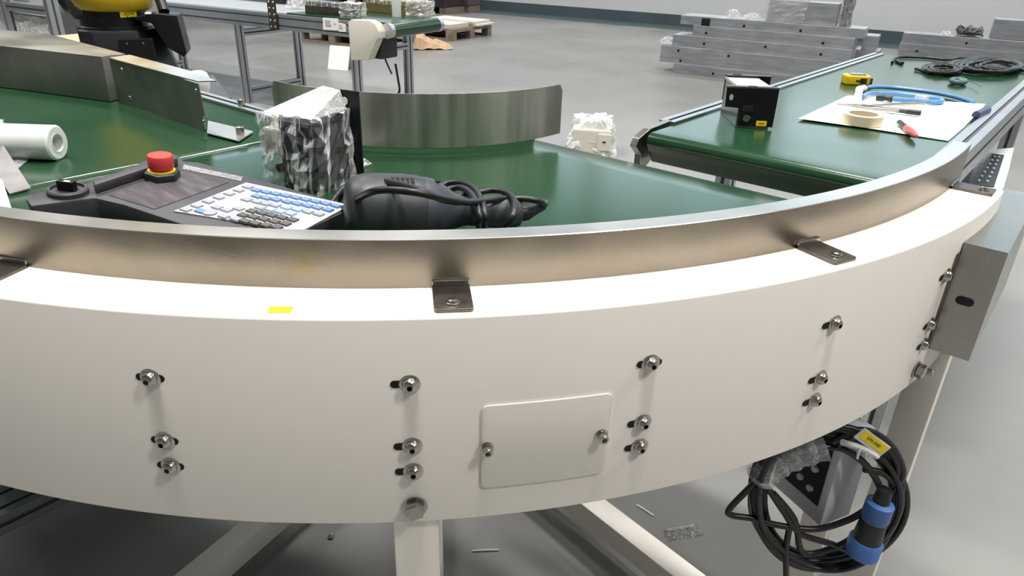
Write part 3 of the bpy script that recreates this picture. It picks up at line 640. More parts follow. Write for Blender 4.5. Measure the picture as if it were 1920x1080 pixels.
# crumpled film bag and grey strap, cut by the left frame edge
q0 = at(-12, 300, ZB)
crinkle((-.035, -.025, 0), (.016, .03, .062), Matrix.Translation(V(q0.x, q0.y, ZB)), .005, 9, 6, .2).build('film_bag', FILM2, label='crumpled clear plastic bag at the left edge beside the film roll', cat='plastic bag', loc=V(q0.x, q0.y, ZB))
s4 = [at(*q, ZB + h) for q, h in (((-10, 262), .03), ((6, 272), .03), ((58, 352), .003), ((18, 363), .002), ((-12, 318), .012))]
b = MB(); n = 5; b.add(s4 + [q - V(0, 0, .0018) for q in s4], [tuple(range(n)), tuple(range(n, 2 * n))[::-1]] + [(i, (i + 1) % n, n + (i + 1) % n, n + i) for i in range(n)])
b.build('grey_sheet', mat('grey_foil', (142, 138, 138), .4, .4, var=.2, vs=20), label='bent grey metallic sheet leaning beside the white film roll', cat='sheet', loc=s4[3])
s4 = [at(*q, ZB + h) for q, h in (((-12, 332), .03), ((4, 336), .03), ((22, 392), .012), ((-10, 392), .012))]
b = MB(); n = 4; b.add(s4 + [q - V(0, 0, .012) for q in s4], [tuple(range(n)), tuple(range(n, 2 * n))[::-1]] + [(i, (i + 1) % n, n + (i + 1) % n, n + i) for i in range(n)])
b.build('white_carton', PAPER, label='corner of a white carton at the left edge behind the guard', cat='box', bevel=.0005, loc=V(s4[2].x, s4[2].y, ZB))
# ---- black sensor box on the right belt
sa_, sb_ = at(1384, 244, ZB), at(1447, 242, ZB)
sd = V(.62, .78, 0).normalized(); sv = V(-sd.y, sd.x, 0); sO = at(1447, 242, ZB)
sd = (at(1460, 165, ZB + .086) - at(1357, 163, ZB + .086)); SW = sd.length * .96; sd = V(.80, .60, 0); sv = V(-sd.y, sd.x, 0)
back = at(1440, 132, ZB + .086) - at(1460, 165, ZB + .086); SD = .15
SM = Matrix(((sd.x, sv.x, 0, sO.x), (sd.y, sv.y, 0, sO.y), (0, 0, 1, ZB), (0, 0, 0, 1)))
sen = thing('sensor_box', V(sO.x, sO.y, ZB), 'black metal sensor box with round connector and yellow label on the right belt', 'device')
SH = .084
fpz = [(-SW + .004, SH), (-SW + .006, .044), (-.078, .042), (-.074, .004), (0.0, .004), (0, SH)]
XZ = Matrix(((1, 0, 0, 0), (0, 0, -1, 0), (0, 1, 0, 0), (0, 0, 0, 1)))
fr = MB().prism(fpz, 0, .0025, SM @ XZ).build('front_plate', BLACKM, sen, bevel=.0006)
MB().box((-SW + .004, 0, SH), (0, .016, SH + .002), SM).build('front_flange', STEELD, sen)
MB().box((-.062, .004, SH + .002), (-.044, .015, SH + .0025), SM).build('flange_slot', HOLE, sen)
MB().box((-.078, .0, .0), (-.008, SD, SH - .006), SM).build('inner_case', STEELB, sen, bevel=.001)
MB().box((-.08, .016, SH - .006), (-.008, SD, SH - .001), SM).build('foam_top', mat('silver_foil', (224, 224, 228), .3, .5, bump=.8, bs=60), sen)
MB().box((-SW + .034, SD, .03), (.024, SD + .0025, SH + .002), SM).build('back_plate', BLACKM, sen)
MB().box((-SW + .034, SD - .014, SH + .002), (.024, SD + .0025, SH + .004), SM).build('back_flange', STEELD, sen)
MB().box((-.065, SD - .012, SH + .004), (-.045, SD - .002, SH + .0045), SM).build('flange_slot', HOLE, sen)
so = [(math.cos(2 * PI * q / 20) * .0042, math.sin(2 * PI * q / 20) * .0065) for q in range(20)]
MB().prism(so, 0, .0006, SM @ XZ @ Matrix.Translation((-SW + .016, .064, .0025))).build('slot_hole', mat('see_through', (176, 176, 180), .5), fr)
MB().lathe([(.0072, 0), (.0072, .006), (.006, .0065), (.0052, .0065), (.0052, .002), (.0001, .002)], 22, SM @ XZ @ Matrix.Translation((-.060, .022, .0025))).build('round_connector', CHROME, sen, smooth=40)
for x in (-.073, -.047): MB().lathe([(.0015, 0), (.001, .001), (.0001, .001)], 10, SM @ XZ @ Matrix.Translation((x, .022, .0025))).build('screw', CHROME, sen)
MB().prism([(-.072, .036), (-.046, .036), (-.050, .048), (-.068, .048)], 0, .004, SM @ XZ).build('cable_clip', BLACKP, sen, bevel=.001)
lbl = MB().box((-.036, .006, .0025), (-.014, .017, .003), SM @ XZ).build('label_sticker', YLAB, sen)
MB().box((-.031, .010, .003), (-.019, .0125, .0032), SM @ XZ).build('print_marks', INKG, lbl)
# ---- paper sheet with tools
pp = [at(*q, ZB + .0012) for q in ((1497, 222), (1640, 242), (1778, 264), (1800, 243), (1830, 215), (1844, 196), (1740, 190), (1640, 181), (1590, 180), (1545, 200))]
pp[5] += V(-.004, 0, .004); hts = [.0055, .003, .003, .003, .004, .01, .0015, .001, .001, .002]
b = MB(); n = len(pp); c = sum(pp, V(0, 0, 0)) / n
top = []
for px, py, h in ((1497, 222, .005), (1640, 242, .0035), (1778, 264, .002), (1806, 240, .002), (1830, 215, .004), (1848, 195, .008), (1740, 188, .0015), (1650, 180, .001), (1590, 179, .001), (1545, 200, .002)): top.append(at(px, py, ZB + h))
c = at(1680, 215, ZB + .0012); vs = top + [c] + [q - V(0, 0, .0004) for q in top + [c]]
b.add(vs, [(i, (i + 1) % n, n) for i in range(n)] + [(n + 1 + (i + 1) % n, n + 1 + i, 2 * n + 1) for i in range(n)] + [(i, n + 1 + i, n + 1 + (i + 1) % n, (i + 1) % n) for i in range(n)])
b.build('paper_sheet', PAPER, label='white sheet of paper lying under the tools on the right belt', cat='paper', smooth=60, loc=c)
tz = ZB + .0045
tc_ = at(1615, 240, tz); tr = .043
tp_ = MB().lathe([(tr - .004, 0), (tr, 0), (tr, .016), (tr - .004, .016), (tr - .004, 0)], 40, Matrix.Translation(at(1615, 231, tz))).build
tpr = thing('tape_roll', at(1615, 231, tz), 'roll of pale tan adhesive tape on the white paper', 'tape')
MB().lathe([(tr - .012, 0), (tr, 0), (tr, .021), (tr - .012, .021), (tr - .012, 0)], 40, Matrix.Translation(at(1615, 231, tz))).build('tape_layers', TAPEM, tpr, smooth=40)
MB().lathe([(tr - .0135, 0), (tr - .012, 0), (tr - .012, .0215), (tr - .0135, .0215), (tr - .0135, 0)], 40, Matrix.Translation(at(1615, 231, tz))).build('core_ring', mat('card_core', (176, 158, 130), .7), tpr, smooth=40)
m0, m1 = at(1686, 229, tz + .006), at(1719, 256, tz + .006); md = (m1 - m0).normalized(); ML = (m1 - m0).length
mk = thing('marker_pen', V(m0.x, m0.y, tz), 'red and black capped marker pen at the front edge of the paper', 'pen')
M = axis(m0, md)
MB().lathe([(.0001, 0), (.005, 0), (.006, .002), (.006, ML * .42), (.0001, ML * .42)], 16, M).build('cap', BLACKP, mk, smooth=40)
MB().lathe([(.0068, ML * .42), (.0075, ML * .5), (.0075, ML * .75), (.0055, ML * .92), (.003, ML), (.0001, ML)], 16, M).build('barrel', PINK, mk, smooth=40)
MB().box((-.0006, .005, ML * .03), (.0006, .0072, ML * .36), M).build('clip', CHROME, mk)
# tweezers: two arms
tw = thing('tweezers', at(1650, 203, tz), 'grey steel tweezers lying open across the paper', 'tweezers')
t0 = at(1568, 195, tz + .004)
for e1, e2, hm in (((1640, 197), (1735, 193), 0), ((1640, 204), (1700, 208), 1)):
    a1_, b1_ = at(*e1, tz + .006), at(*e2, tz + .006)
    MB().tube(spline([t0, t0.lerp(a1_, .5), a1_, b1_], 5), [.0008] + [.0016] * 4 + [.003] * 5 + [.0042] * 6, 8).build('arm', STEELB, tw, smooth=50)
MB().tube([at(1618, 199, tz + .004), at(1700, 209, tz + .006), at(1727, 212, tz + .006)], [.0032, .0055, .0055], 10).build('grip', GREYP, tw, smooth=50)
MB().tube([at(1700, 209, tz + .0062), at(1727, 212, tz + .0062)], [.0062, .0062], 10).build('grip_end', BLACKP, tw, smooth=50)
# blue hoses
hz = ZB + .008
h1 = thing('pneumatic_hose', at(1612, 176, ZB), 'long blue air hose with white elbow fitting behind the paper', 'hose')
MB().tube(spline([at(*q, hz) for q in ((1618, 166), (1650, 163), (1700, 167), (1760, 175), (1800, 184), (1826, 193))], 7), .0058, 10).build('tube', BLUEH, h1, smooth=60)
a = at(1612, 172, hz)
MB().tube([at(1620, 166, hz), at(1611, 168, hz), at(1610, 176, hz)], [.0095, .0105, .0095], 14).build('elbow_fitting', WPLAS, h1, smooth=50)
h2 = thing('pneumatic_hose', at(1690, 184, ZB), 'looped blue air hose with black coupling and white fitting on the paper', 'hose')
hz2 = ZB + .010
MB().tube(spline([at(*q, hz2) for q in ((1617, 182), (1632, 175), (1670, 175), (1720, 180), (1758, 185), (1767, 190), (1752, 192), (1715, 189), (1672, 186))], 7), .0058, 10).build('tube', BLUEH, h2, smooth=60)
MB().tube([at(1609, 178, hz2), at(1608, 187, hz2)], [.010, .010], 14).build('elbow_fitting', WPLAS, h2, smooth=50)
MB().lathe([(.0035, 0), (.0035, .001), (.0001, .001)], 12, axis(at(1612, 180, hz2 + .004) + (CAM - at(1612, 180, hz2)).normalized() * .007, CAM - at(1612, 180, hz2))).build('fitting_bore', HOLE, h2)
MB().tube([at(1643, 182, hz2), at(1656, 183.5, hz2), at(1661, 184, hz2), at(1673, 186, hz2)], [.0078, .0078, .006, .0078], 14).build('coupling', BLACKP, h2, smooth=40)
MB().tube([at(1718, 184, hz2), at(1738, 188, hz2)], .0095, 8).build('tape_wrap', FILMD, h2)
q0_, q1_ = at(1838, 212, ZB + .009), at(1851, 206, ZB + .009)
MB().tube([q0_ + (q0_ - q1_) * .6, q1_], [.009, .009], 16).lathe([(.005, 0), (.005, .0006), (.0001, .0006)], 14, axis(q1_, q1_ - q0_), 1).build('hose_end', [NAVY, HOLE], label='dark blue hose end poking out past the paper corner', cat='hose', smooth=40, loc=V(q0_.x, q0_.y, ZB))
# tape measure
tmq = at(1601, 159, ZB); tm = thing('tape_measure', tmq, 'yellow tape measure standing on the right belt', 'tape measure')
M = Matrix.Translation(V(tmq.x, tmq.y + .012, ZB)) @ Matrix.Rotation(R(38), 4, 'Z')
MB().prism([(-.036, -.02), (.03, -.02), (.036, -.012), (.036, .022), (.022, .034), (-.022, .034), (-.036, .02)], 0, .027, M).build('case', YEL, tm, bevel=.006, smooth=40, seg=3)
MB().prism([(-.022, -.014), (.02, -.014), (.02, .018), (-.018, .02)], .027, .0305, M).build('belt_clip', STEELB, tm, bevel=.001)
MB().box((.004, -.0215, .006), (.022, -.0195, .02), M).build('thumb_lock', BLACKP, tm)
MB().box((-.008, -.021, .011), (.004, -.0198, .015), M).build('print_mark', BLACKP, tm)
MB().box((.034, -.016, .003), (.041, .0, .02), M).build('tape_mouth', GREYP, tm)
# black cables
cz = ZB + .006
def ring(cx, cy, rx, ry, z, n=26, ph=0, jit=.006):
    o_ = []
    for i in range(n):
        a = 2 * PI * i / n + ph; o_.append(at(cx + rx * math.cos(a), cy + ry * math.sin(a), z) + V(random.uniform(-jit, jit) * .5, random.uniform(-jit, jit), random.uniform(0, jit * .4)))
    return o_
b = MB()
for i in range(6): b.tube(spline(ring(1770 + random.uniform(-3, 3), 129 + random.uniform(-1, 1), 38 - i * 3, 9.5 - i * .8, cz + .003 * (i % 3)), 2, True), .0048, 7, True)
b.tube(spline([at(*q, cz) for q in ((1717, 129), (1735, 134), (1765, 139), (1800, 137))], 5), .0052, 8)
b.build('cable_coil', RUBBER, label='small round coil of black cable on the far right belt', cat='cable', smooth=60, loc=at(1770, 130, ZB))
b = MB()
for i in range(7): b.tube(spline(ring(1850 + i * 4, 124 + random.uniform(-1, 1), 66 - i * 5, 13 - i, cz + .004 * (i % 4)), 2, True), .0055, 7, True)
b.tube(spline([at(*q, cz) for q in ((1673, 117), (1677, 110), (1692, 107), (1735, 108), (1775, 112), (1800, 109), (1850, 112), (1920, 133), (1950, 141))], 6), .005, 8)
b.build('cable_bundle', RUBBER, label='large loose bundle of black cable with long lead on the far right belt', cat='cable', smooth=60, loc=at(1850, 126, ZB))
MB().tube([at(1681, 114, cz), at(1692, 119, cz)], .006, 10).build('cable_plug', BLACKP, label='tiny black plug lying beside the cable lead', cat='plug', smooth=40, loc=at(1686, 116, ZB))
st0 = at(1797, 153, ZB); b = MB()
b.tube(spline([at(*q, ZB + .01) for q in ((1784, 151), (1790, 154), (1801, 155), (1810, 153), (1805, 150), (1790, 149))], 4, True), .0075, 8, True)
b.tube(spline([at(*q, ZB + .012) for q in ((1798, 149), (1815, 151), (1830, 156), (1839, 162))], 5), .0016, 6, mi=1)
b.build('rubber_band', [SLATE, STEELB], label='small slate grey band with thin wire on the right belt', cat='band', smooth=60, loc=st0)
# ================================================================== cable coil hanging under the fascia
cc = CAM + ray(1553, 930) * 1.0; cn = V(-FW.x, -FW.y, 0).normalized()
coil = thing('hanging_cable', cc, 'black cable coil with blue plug hanging under the white fascia', 'cable')
def hp(px, py, d=0): return onplane(px, py, cc + cn * d, cn)
b = MB()
rnd = random.Random(4)
for i in range(9):
    cx = 1551 + rnd.uniform(-9, 9); cy = 932 + rnd.uniform(-7, 7); rx = 133 + rnd.uniform(-14, 9); ry = 126 + rnd.uniform(-12, 9); ph = rnd.uniform(0, 6); l = []
    for k in range(30):
        a = 2 * PI * k / 30; wob = 1 + .035 * math.sin(3 * a + ph); l.append(hp(cx + rx * wob * math.cos(a), cy + ry * wob * math.sin(a), -.012 + i * .003 + .006 * math.sin(a * 2 + ph)))
    b.tube(spline(l, 2, True), .0046, 8, True)
for l in ([(1420, 900), (1395, 925), (1367, 955), (1372, 966), (1410, 972), (1460, 985), (1530, 992), (1590, 975), (1625, 955)],
          [(1440, 915), (1470, 960), (1500, 1000), (1560, 1020), (1600, 1035), (1650, 1020), (1680, 975), (1690, 930), (1660, 890), (1620, 880)],
          [(1450, 925), (1490, 975), (1505, 1035), (1560, 1028), (1610, 1000), (1640, 960)],
          [(1480, 990), (1474, 1030), (1474, 1085), (1474, 1150)],
          [(1545, 838), (1580, 842), (1620, 868), (1648, 910), (1648, 940)],
          [(1560, 830), (1600, 808), (1640, 812), (1675, 840), (1693, 880), (1685, 905), (1665, 930)],
          [(1570, 835), (1610, 815), (1655, 830), (1682, 870), (1680, 900)]):
    b.tube(spline([hp(x, y, .012) for x, y in l], 6), .0046, 8)
b.build('cable_loops', RUBBER, coil, smooth=60)
p0, p1 = hp(1652, 940, .022), hp(1615, 1038, .026); pd = (p1 - p0); PL = pd.length
M = axis(p0, pd)
pg = MB().lathe([(.0001, -.02), (.010, -.02), (.0115, 0), (.0115, .004)], 22, M).build('plug_gland', BLACKP, coil, smooth=40)
plg = MB().lathe([(.011, 0), (.0185, .003), (.0185, PL * .30), (.017, PL * .34)], 26, M).build('plug_collar', PLUGB, coil, smooth=35)
MB().lathe([(.0165, PL * .33), (.0175, PL * .40), (.0195, PL * .72)], 26, M).build('plug_body', BLACKP, coil, smooth=35)
MB().lathe([(.0205, PL * .70), (.0228, PL * .74), (.0228, PL * .98), (.0212, PL), (.020, PL), (.020, PL * .9), (.0001, PL * .9)], 26, M).build('plug_rim', PLUGB, coil, smooth=35)
# label tag, tie and film
ta, tb = hp(1614, 812, .03), hp(1660, 846, .03); tx = (tb - ta).normalized(); TL = (tb - ta).length
M = frame((ta + tb) / 2, tx, cn); 
tg = MB().box((-TL / 2 - .002, -.0105, -.002), (TL / 2 + .002, .0085, 0), M).build('tag_holder', mat('tag_clear', (214, 214, 204), .25), coil, bevel=.002)
tl_ = MB().box((-TL / 2 + .002, -.0055, 0), (TL / 2 - .001, .0065, .0006), M).build('tag_label', YLAB, tg)
text('GMI-XI80', 'tag_text', M @ Matrix.Translation((0, .0005, .0008)), .0062, INK, tg)
MB().tube(spline([hp(1578, 829, .02), hp(1595, 833, .028), hp(1620, 842, .03), hp(1645, 856, .028)], 5), .0042, 6).tube([hp(1612, 838, .032), hp(1607, 860, .034)], [.0025, .0018], 6).build('cable_tie', WPLAS, coil)
b = MB(); l = [(1424, 898), (1440, 880), (1470, 862), (1505, 848), (1545, 836)]
b.tube(spline([hp(x, y, .004) for x, y in l], 4), [.020 + .002 * math.sin(i * 2.1) for i in range(17)], 12); b.build('film_sleeve', FILMD, coil)
# ---- litter and modelled light glints on the floor below
q = at(1280, 1000, 0); crinkle((-.016, -.042, 0), (.016, .042, .007), Matrix.Translation(q) @ Matrix.Rotation(R(-35), 4, 'Z'), .003, 5, 7, .3).build('film_scrap_glint', GLINTF, label='small light glints on the floor under the conveyor, shaped as crumpled film', cat='plastic film', loc=q)  # glints of light on the floor, modelled as a thin crinkled patch
for (x0, y0), (x1, y1), nm, lb in (((885, 1033), (935, 1031), 'cable_tie', 'thin white cable tie on the dark floor beside the white leg'), ((1193, 946), (1226, 967), 'wire_offcut', 'thin pale wire offcut on the floor behind the base beam')):
    a_, b_ = at(x0, y0, .002), at(x1, y1, .002); MB().tube([a_, a_.lerp(b_, .5) + V(0, 0, .001), b_], .0018, 6).build(nm, WPLAS, label=lb, cat='litter', loc=a_)
q = at(621, 1008, 0); MB().lathe([(.006, 0), (.007, .004), (.003, .01), (.0001, .011)], 8, Matrix.Translation(q)).build('dropped_nut', CHROME, label='tiny shiny fastener on the dark floor under the fascia', cat='fastener', loc=q)
# ================================================================== robot behind the left conveyor
rt_ = CAM + ray(222, 70) * 2.25; RC = V(rt_.x, rt_.y, 0); rn_ = V(CAM.x - RC.x, CAM.y - RC.y, 0).normalized(); rx_ = V(-rn_.y, rn_.x, 0)
rob = thing('robot_arm', RC, 'yellow industrial robot on a black base behind the left conveyor', 'robot')
def rp(px, py, d=0): return onplane(px, py, RC + rn_ * d, rn_)
def rloc(px, py, d=0): q = rp(px, py, d) - RC; return q.dot(rx_), q.z
RM = Matrix(((rx_.x, -rn_.x, 0, RC.x), (rx_.y, -rn_.y, 0, RC.y), (0, 0, 1, 0), (0, 0, 0, 1)))   # x right, y away from camera, z up
x0, zb0 = rloc(160, 100); x1, _ = rloc(338, 100); zt0 = rloc(200, 50)[1]; zb1 = zb0 - .12
MB().prism([(x0, -.10), (x0 + .03, -.14), (x1 - .10, -.15), (x1, -.06), (x1 + .01, .16), (x0, .16)], zb1, zt0, RM, 0, [(x0 - .005, -.09), (x0 + .03, -.12), (x1 - .12, -.12), (x1 - .05, -.05), (x1 - .04, .15), (x0, .15)]).build('base', BLACKP, rob, bevel=.008, smooth=40)
bpz = rloc(250, 95, .15)[1]; bx_ = rloc(256, 95, .15)[0]
pl_ = MB().box((bx_ - .045, -.160, bpz - .05), (bx_ + .05, -.150, bpz + .035), RM).build('base_cover', BLACKM, rob, bevel=.003)
for dx in (-.022, .022): MB().lathe([(.004, 0), (.003, .002), (.0001, .002)], 12, RM @ Matrix.Translation((bx_ + dx, -.16, bpz + .022)) @ Matrix.Rotation(PI / 2, 4, 'X')).build('cover_screw', CHROME, pl_)
cx_ = (rloc(148, 40)[0] + rloc(278, 40)[0]) / 2; rr_ = (rloc(278, 40)[0] - rloc(148, 40)[0]) / 2; zr1 = rloc(210, 17)[1]
MB().lathe([(rr_ + .012, zt0 - .012), (rr_ + .012, zt0 + .004), (rr_, zt0 + .008), (rr_, zr1), (.0001, zr1)], 40, RM @ Matrix.Translation((cx_, 0, 0))).build('axis_ring', BLACKM, rob, smooth=40)
yr = (rloc(292, 8)[0] - rloc(132, 8)[0]) / 2; ycx = (rloc(292, 8)[0] + rloc(132, 8)[0]) / 2
MB().lathe([(rr_ + .004, zr1), (yr * .92, zr1 + .006), (yr, zr1 + .04), (yr, zr1 + .16), (yr * .8, zr1 + .22), (.0001, zr1 + .23)], 40, RM @ Matrix.Translation((ycx, 0, 0))).build('turret', YEL, rob, smooth=40)
MB().prism([(-.09, 0), (.09, 0), (.07, .38), (.0, .45), (-.07, .38)], -.06, .06, RM @ Matrix.Translation((ycx, .02, zr1 + .18)) @ Matrix(((1, 0, 0, 0), (0, 0, 1, 0), (0, 1, 0, 0), (0, 0, 0, 1)))).build('lower_arm', YEL, rob, bevel=.015, smooth=40)
MB().prism([(-.10, 0), (.34, .02), (.36, .12), (.06, .17), (-.10, .14)], -.07, .07, RM @ Matrix.Translation((ycx, .02, zr1 + .55)) @ Matrix(((1, 0, 0, 0), (0, 0, 1, 0), (0, 1, 0, 0), (0, 0, 0, 1)))).build('upper_arm', YEL, rob, bevel=.015, smooth=40)
l_ = MB().tube([rp(116, -14, .14), rp(121, 2, .14), rp(132, 18, .13), rp(146, 27, .11)], .017, 10).build('cable_hose', BLACKP, rob, smooth=50)
# connector box on the right of the base
c0 = rloc(283, 60, .08); M = RM @ Matrix.Translation((rloc(312, 60, .08)[0], -.10, 0)) @ Matrix.Rotation(R(-12), 4, 'Z')
zt2 = rloc(320, 23, .1)[1]; zb2 = rloc(330, 103, .1)[1]
cb = MB().prism([(-.075, zt2 - .01), (-.02, zt2), (.045, zt2 - .005), (.055, zb2 + .012), (.045, zb2), (-.0, zb2 + .03), (-.03, zb2 + .10), (-.075, zb2 + .11)], -.05, .06, M @ Matrix(((1, 0, 0, 0), (0, 0, 1, 0), (0, 1, 0, 0), (0, 0, 0, 1))))
cbo = cb.build('connector_box', BLACKM, rob, bevel=.004, smooth=40)
MB().box((-.045, -.052, zt2 - .001), (-.03, -.02, zt2 + .0025), M).build('white_sticker', PAPER, cbo)
MB().tube([rp(296, -12, .05), rp(302, 4, .07), rp(308, 22, .09)], .016, 10).build('signal_cable', BLACKP, rob, smooth=50)
# yellow axis label
lx, lz = rloc(240, 27, rr_); ang = math.asin(max(-1, min(1, (lx - cx_) / rr_)))
M = RM @ Matrix.Translation((cx_, 0, lz)) @ Matrix.Rotation(ang, 4, 'Z') @ Matrix.Translation((0, -rr_ - .0015, 0)) @ Matrix.Rotation(PI / 2, 4, 'X')
lw = rloc(258, 27, rr_)[0] - rloc(223, 27, rr_)[0]
al = MB().box((-lw / 2, -.0085, 0), (lw / 2, .0085, .002), M).build('axis_label', YLAB, rob)
text('-\u2022J1\u2022\u2022', 'axis_text', M @ Matrix.Translation((0, 0, .0022)), .017, INK, al)
# pedestal
MB().box((-.22, -.20, 0), (.22, .20, zb1 - .02), RM @ Matrix.Translation((cx_ + .03, 0, 0))).build('pedestal', GREYC, rob, bevel=.004)
MB().box((-.26, -.22, zb1 - .02), (.26, .22, zb1), RM @ Matrix.Translation((cx_ + .03, 0, 0))).build('mounting_plate', STEELD, rob, bevel=.003)
# white rounded cap behind the guide plate, carried on a post
q = ony(372, 150, -.23); wc_ = thing('white_sensor_cap', V(q.x, q.y, 0), 'rounded white plastic housing on a post behind the guide plate', 'housing')
MB().lathe([(.0001, 0), (.020, 0), (.025, .015), (.026, .035), (.022, .046), (.014, .051), (.0001, .052)], 24, Matrix.Translation(V(q.x, q.y, q.z - .03))).build('cap', WPLAS, wc_, smooth=50)
MB().lathe([(.012, 0), (.012, q.z - .03), (.0001, q.z - .03)], 14, Matrix.Translation(V(q.x, q.y, 0))).build('post', ALU, wc_, smooth=40)
# ================================================================== background aluminium conveyor
AO = V(-2.43, 2.03, 0); AM = Matrix(((HE.x, HN.x, 0, AO.x), (HE.y, HN.y, 0, AO.y), (0, 0, 1, 0), (0, 0, 0, 1))); AI = AM.inverted()
def al_(px, py, y=0): q = AI @ onplane(px, py, AO + HN * y, HN); return q.x, q.z
def az(px, py, z): return AI @ at(px, py, z)
AT = .665; AW = .60; AL0 = -6.2
ac = thing('aluminium_conveyor', AO + V(-2, 0, 0), 'long aluminium frame conveyor with short green belt in the background', 'conveyor')
for y in (.02, AW - .02):
    for z in (AT - .03, AT - .08):
        m_ = MB(); profile_bar(m_, AM @ V(AL0, y, z), AM @ V(-.12, y, z), .04, .05, .01); m_.build('side_rail', PB, ac)
prof = []; rn = .046; bx = .0
for q in range(13): a = -PI / 2 + PI * q / 12; prof.append((-rn + rn * math.cos(a), AT - rn + .003 + rn * math.sin(a)))
prof += [(-.95, AT + .003), (-.95, AT - 2 * rn)]
k = len(prof); vs = [(x, .05, z) for x, z in prof] + [(x, AW - .05, z) for x, z in prof]
MB().add(vs, [(i, (i + 1) % k, k + (i + 1) % k, k + i) for i in range(k)] + [tuple(range(k)), tuple(range(k, 2 * k))], 0, AM).build('belt', BELT, ac, smooth=35)
MB().box((AL0, .05, AT - .015), (-.955, AW - .05, AT - .003), AM).build('deck', GREYC, ac)
for y in (.012, AW - .05): MB().lathe([(.0001, 0), (.047, 0), (.047, .038), (.0001, .038)], 24, AM @ Matrix.Translation((-rn, y + .038, AT - rn + .003)) @ Matrix.Rotation(PI / 2, 4, 'X')).build('roller_end', ALU, ac, smooth=40)
cp = [al_(*q, y=-.05) for q in ((652, 42), (657, 37), (690, 38), (703, 45), (711, 60), (711, 72), (706, 74), (690, 113), (658, 113))]
cv = MB().prism(cp, 0, .07, AM @ Matrix(((1, 0, 0, 0), (0, 0, 1, -.05), (0, 1, 0, 0), (0, 0, 0, 1)))).build('motor_cover', CREAM, ac, bevel=.008, smooth=40)
mx, mz = al_(719, 87, .12); MB().box((mx - .075, .03, mz - .07), (mx + .055, .20, mz + .06), AM).build('motor', BLACKP, ac, bevel=.012, smooth=40)
m_ = MB(); m_.tube([AM @ V(mx, .12, mz - .06), AM @ V(mx + .03, .12, mz - .12), AM @ V(mx + .06, .12, mz - .17)], .006, 8); m_.build('motor_lead', RUBBER, ac, smooth=50)
xs_ = [az(473, 191, 0).x, al_(664, 110)[0]]; xs_ = [2 * xs_[0] - xs_[1] - .35] + xs_
for i, x in enumerate(xs_):
    for y in (.02, AW - .02):
        m_ = MB(); profile_bar(m_, AM @ V(x, y, .0), AM @ V(x, y, AT - .106), .05, .05, .011); m_.build('leg', PB, ac)
    for z in (.50 if i < 2 else .46, .09):
        if i == 2 and z == .09: continue
        m_ = MB(); profile_bar(m_, AM @ V(x, .046, z), AM @ V(x, AW - .046, z), .045, .045, .011); m_.build('cross_bar', PB, ac)
# perforated joint plate with bolts
jx, jz = al_(511, 20, -.01); jp = MB().box((jx - .045, -.012, AT - .11), (jx + .03, -.002, AT + .10), AM).build('joint_plate', STEELD, ac)
rv2 = MB().lathe([(.008, 0), (.006, .004), (.0001, .005)], 10).mesh('joint_bolt', CHROME, smooth=40)
for i in range(5):
    for dx in (-.03, .012): inst(rv2, 'joint_bolt', AM @ Matrix.Translation((jx + dx, -.012, AT - .09 + i * .04)) @ Matrix.Rotation(PI / 2, 4, 'X'), jp)
# paper cards taped on the near rail
for (a, b_, c_, d_), nm, lb in ((((605, 33), (634, 35), (634, 57), (606, 56)), 'paper_card', 'white printed card taped to the background conveyor rail, the left larger one'), (((634, 43), (648, 46), (648, 60), (635, 59)), 'paper_card', 'small white printed card beside the cream motor cover')):
    pts = [al_(*q, y=-.004) for q in (a, b_, c_, d_)]; M = AM @ Matrix(((1, 0, 0, 0), (0, 0, -1, -.001), (0, 1, 0, 0), (0, 0, 0, 1)))
    o = MB().prism(pts, 0, .003, M).build(nm, PAPER, label=lb, cat='card', loc=AM @ V(pts[0][0], 0, pts[2][1]))
    xa, xb = pts[0][0], pts[1][0]; za, zb_ = pts[2][1], pts[0][1]
    for i, (f0, f1, g) in enumerate(((.12, .5, .70), (.12, .45, .52), (.15, .55, .36), (.15, .5, .24), (.68, .85, .5))):
        MB().box((xa + (xb - xa) * f0, za + (zb_ - za) * g, .003), (xa + (xb - xa) * f1, za + (zb_ - za) * (g + .07), .0036), M).build('print_line', INKG, o)
# small dark plug lead hanging by the far leg
q = al_(755, 118, AW); m_ = MB(); m_.tube(spline([AM @ V(q[0] - .02, AW - .06, q[1]), AM @ V(q[0], AW - .06, q[1] - .12), AM @ V(q[0] + .005, AW - .06, q[1] - .20), AM @ V(q[0] - .05, AW - .07, q[1] - .26)], 5), .008, 8); m_.build('hanging_lead', RUBBER, ac, smooth=50)
cbx = AI @ at(745, 168, .06); MB().box((cbx.x - .10, AW - .12, 0), (cbx.x + .0, AW - .05, .06), AM).build('pedal_switch', BLACKP, label='black foot switch on the floor by the far conveyor leg', cat='switch', bevel=.008, loc=AM @ V(cbx.x, AW - .1, 0))
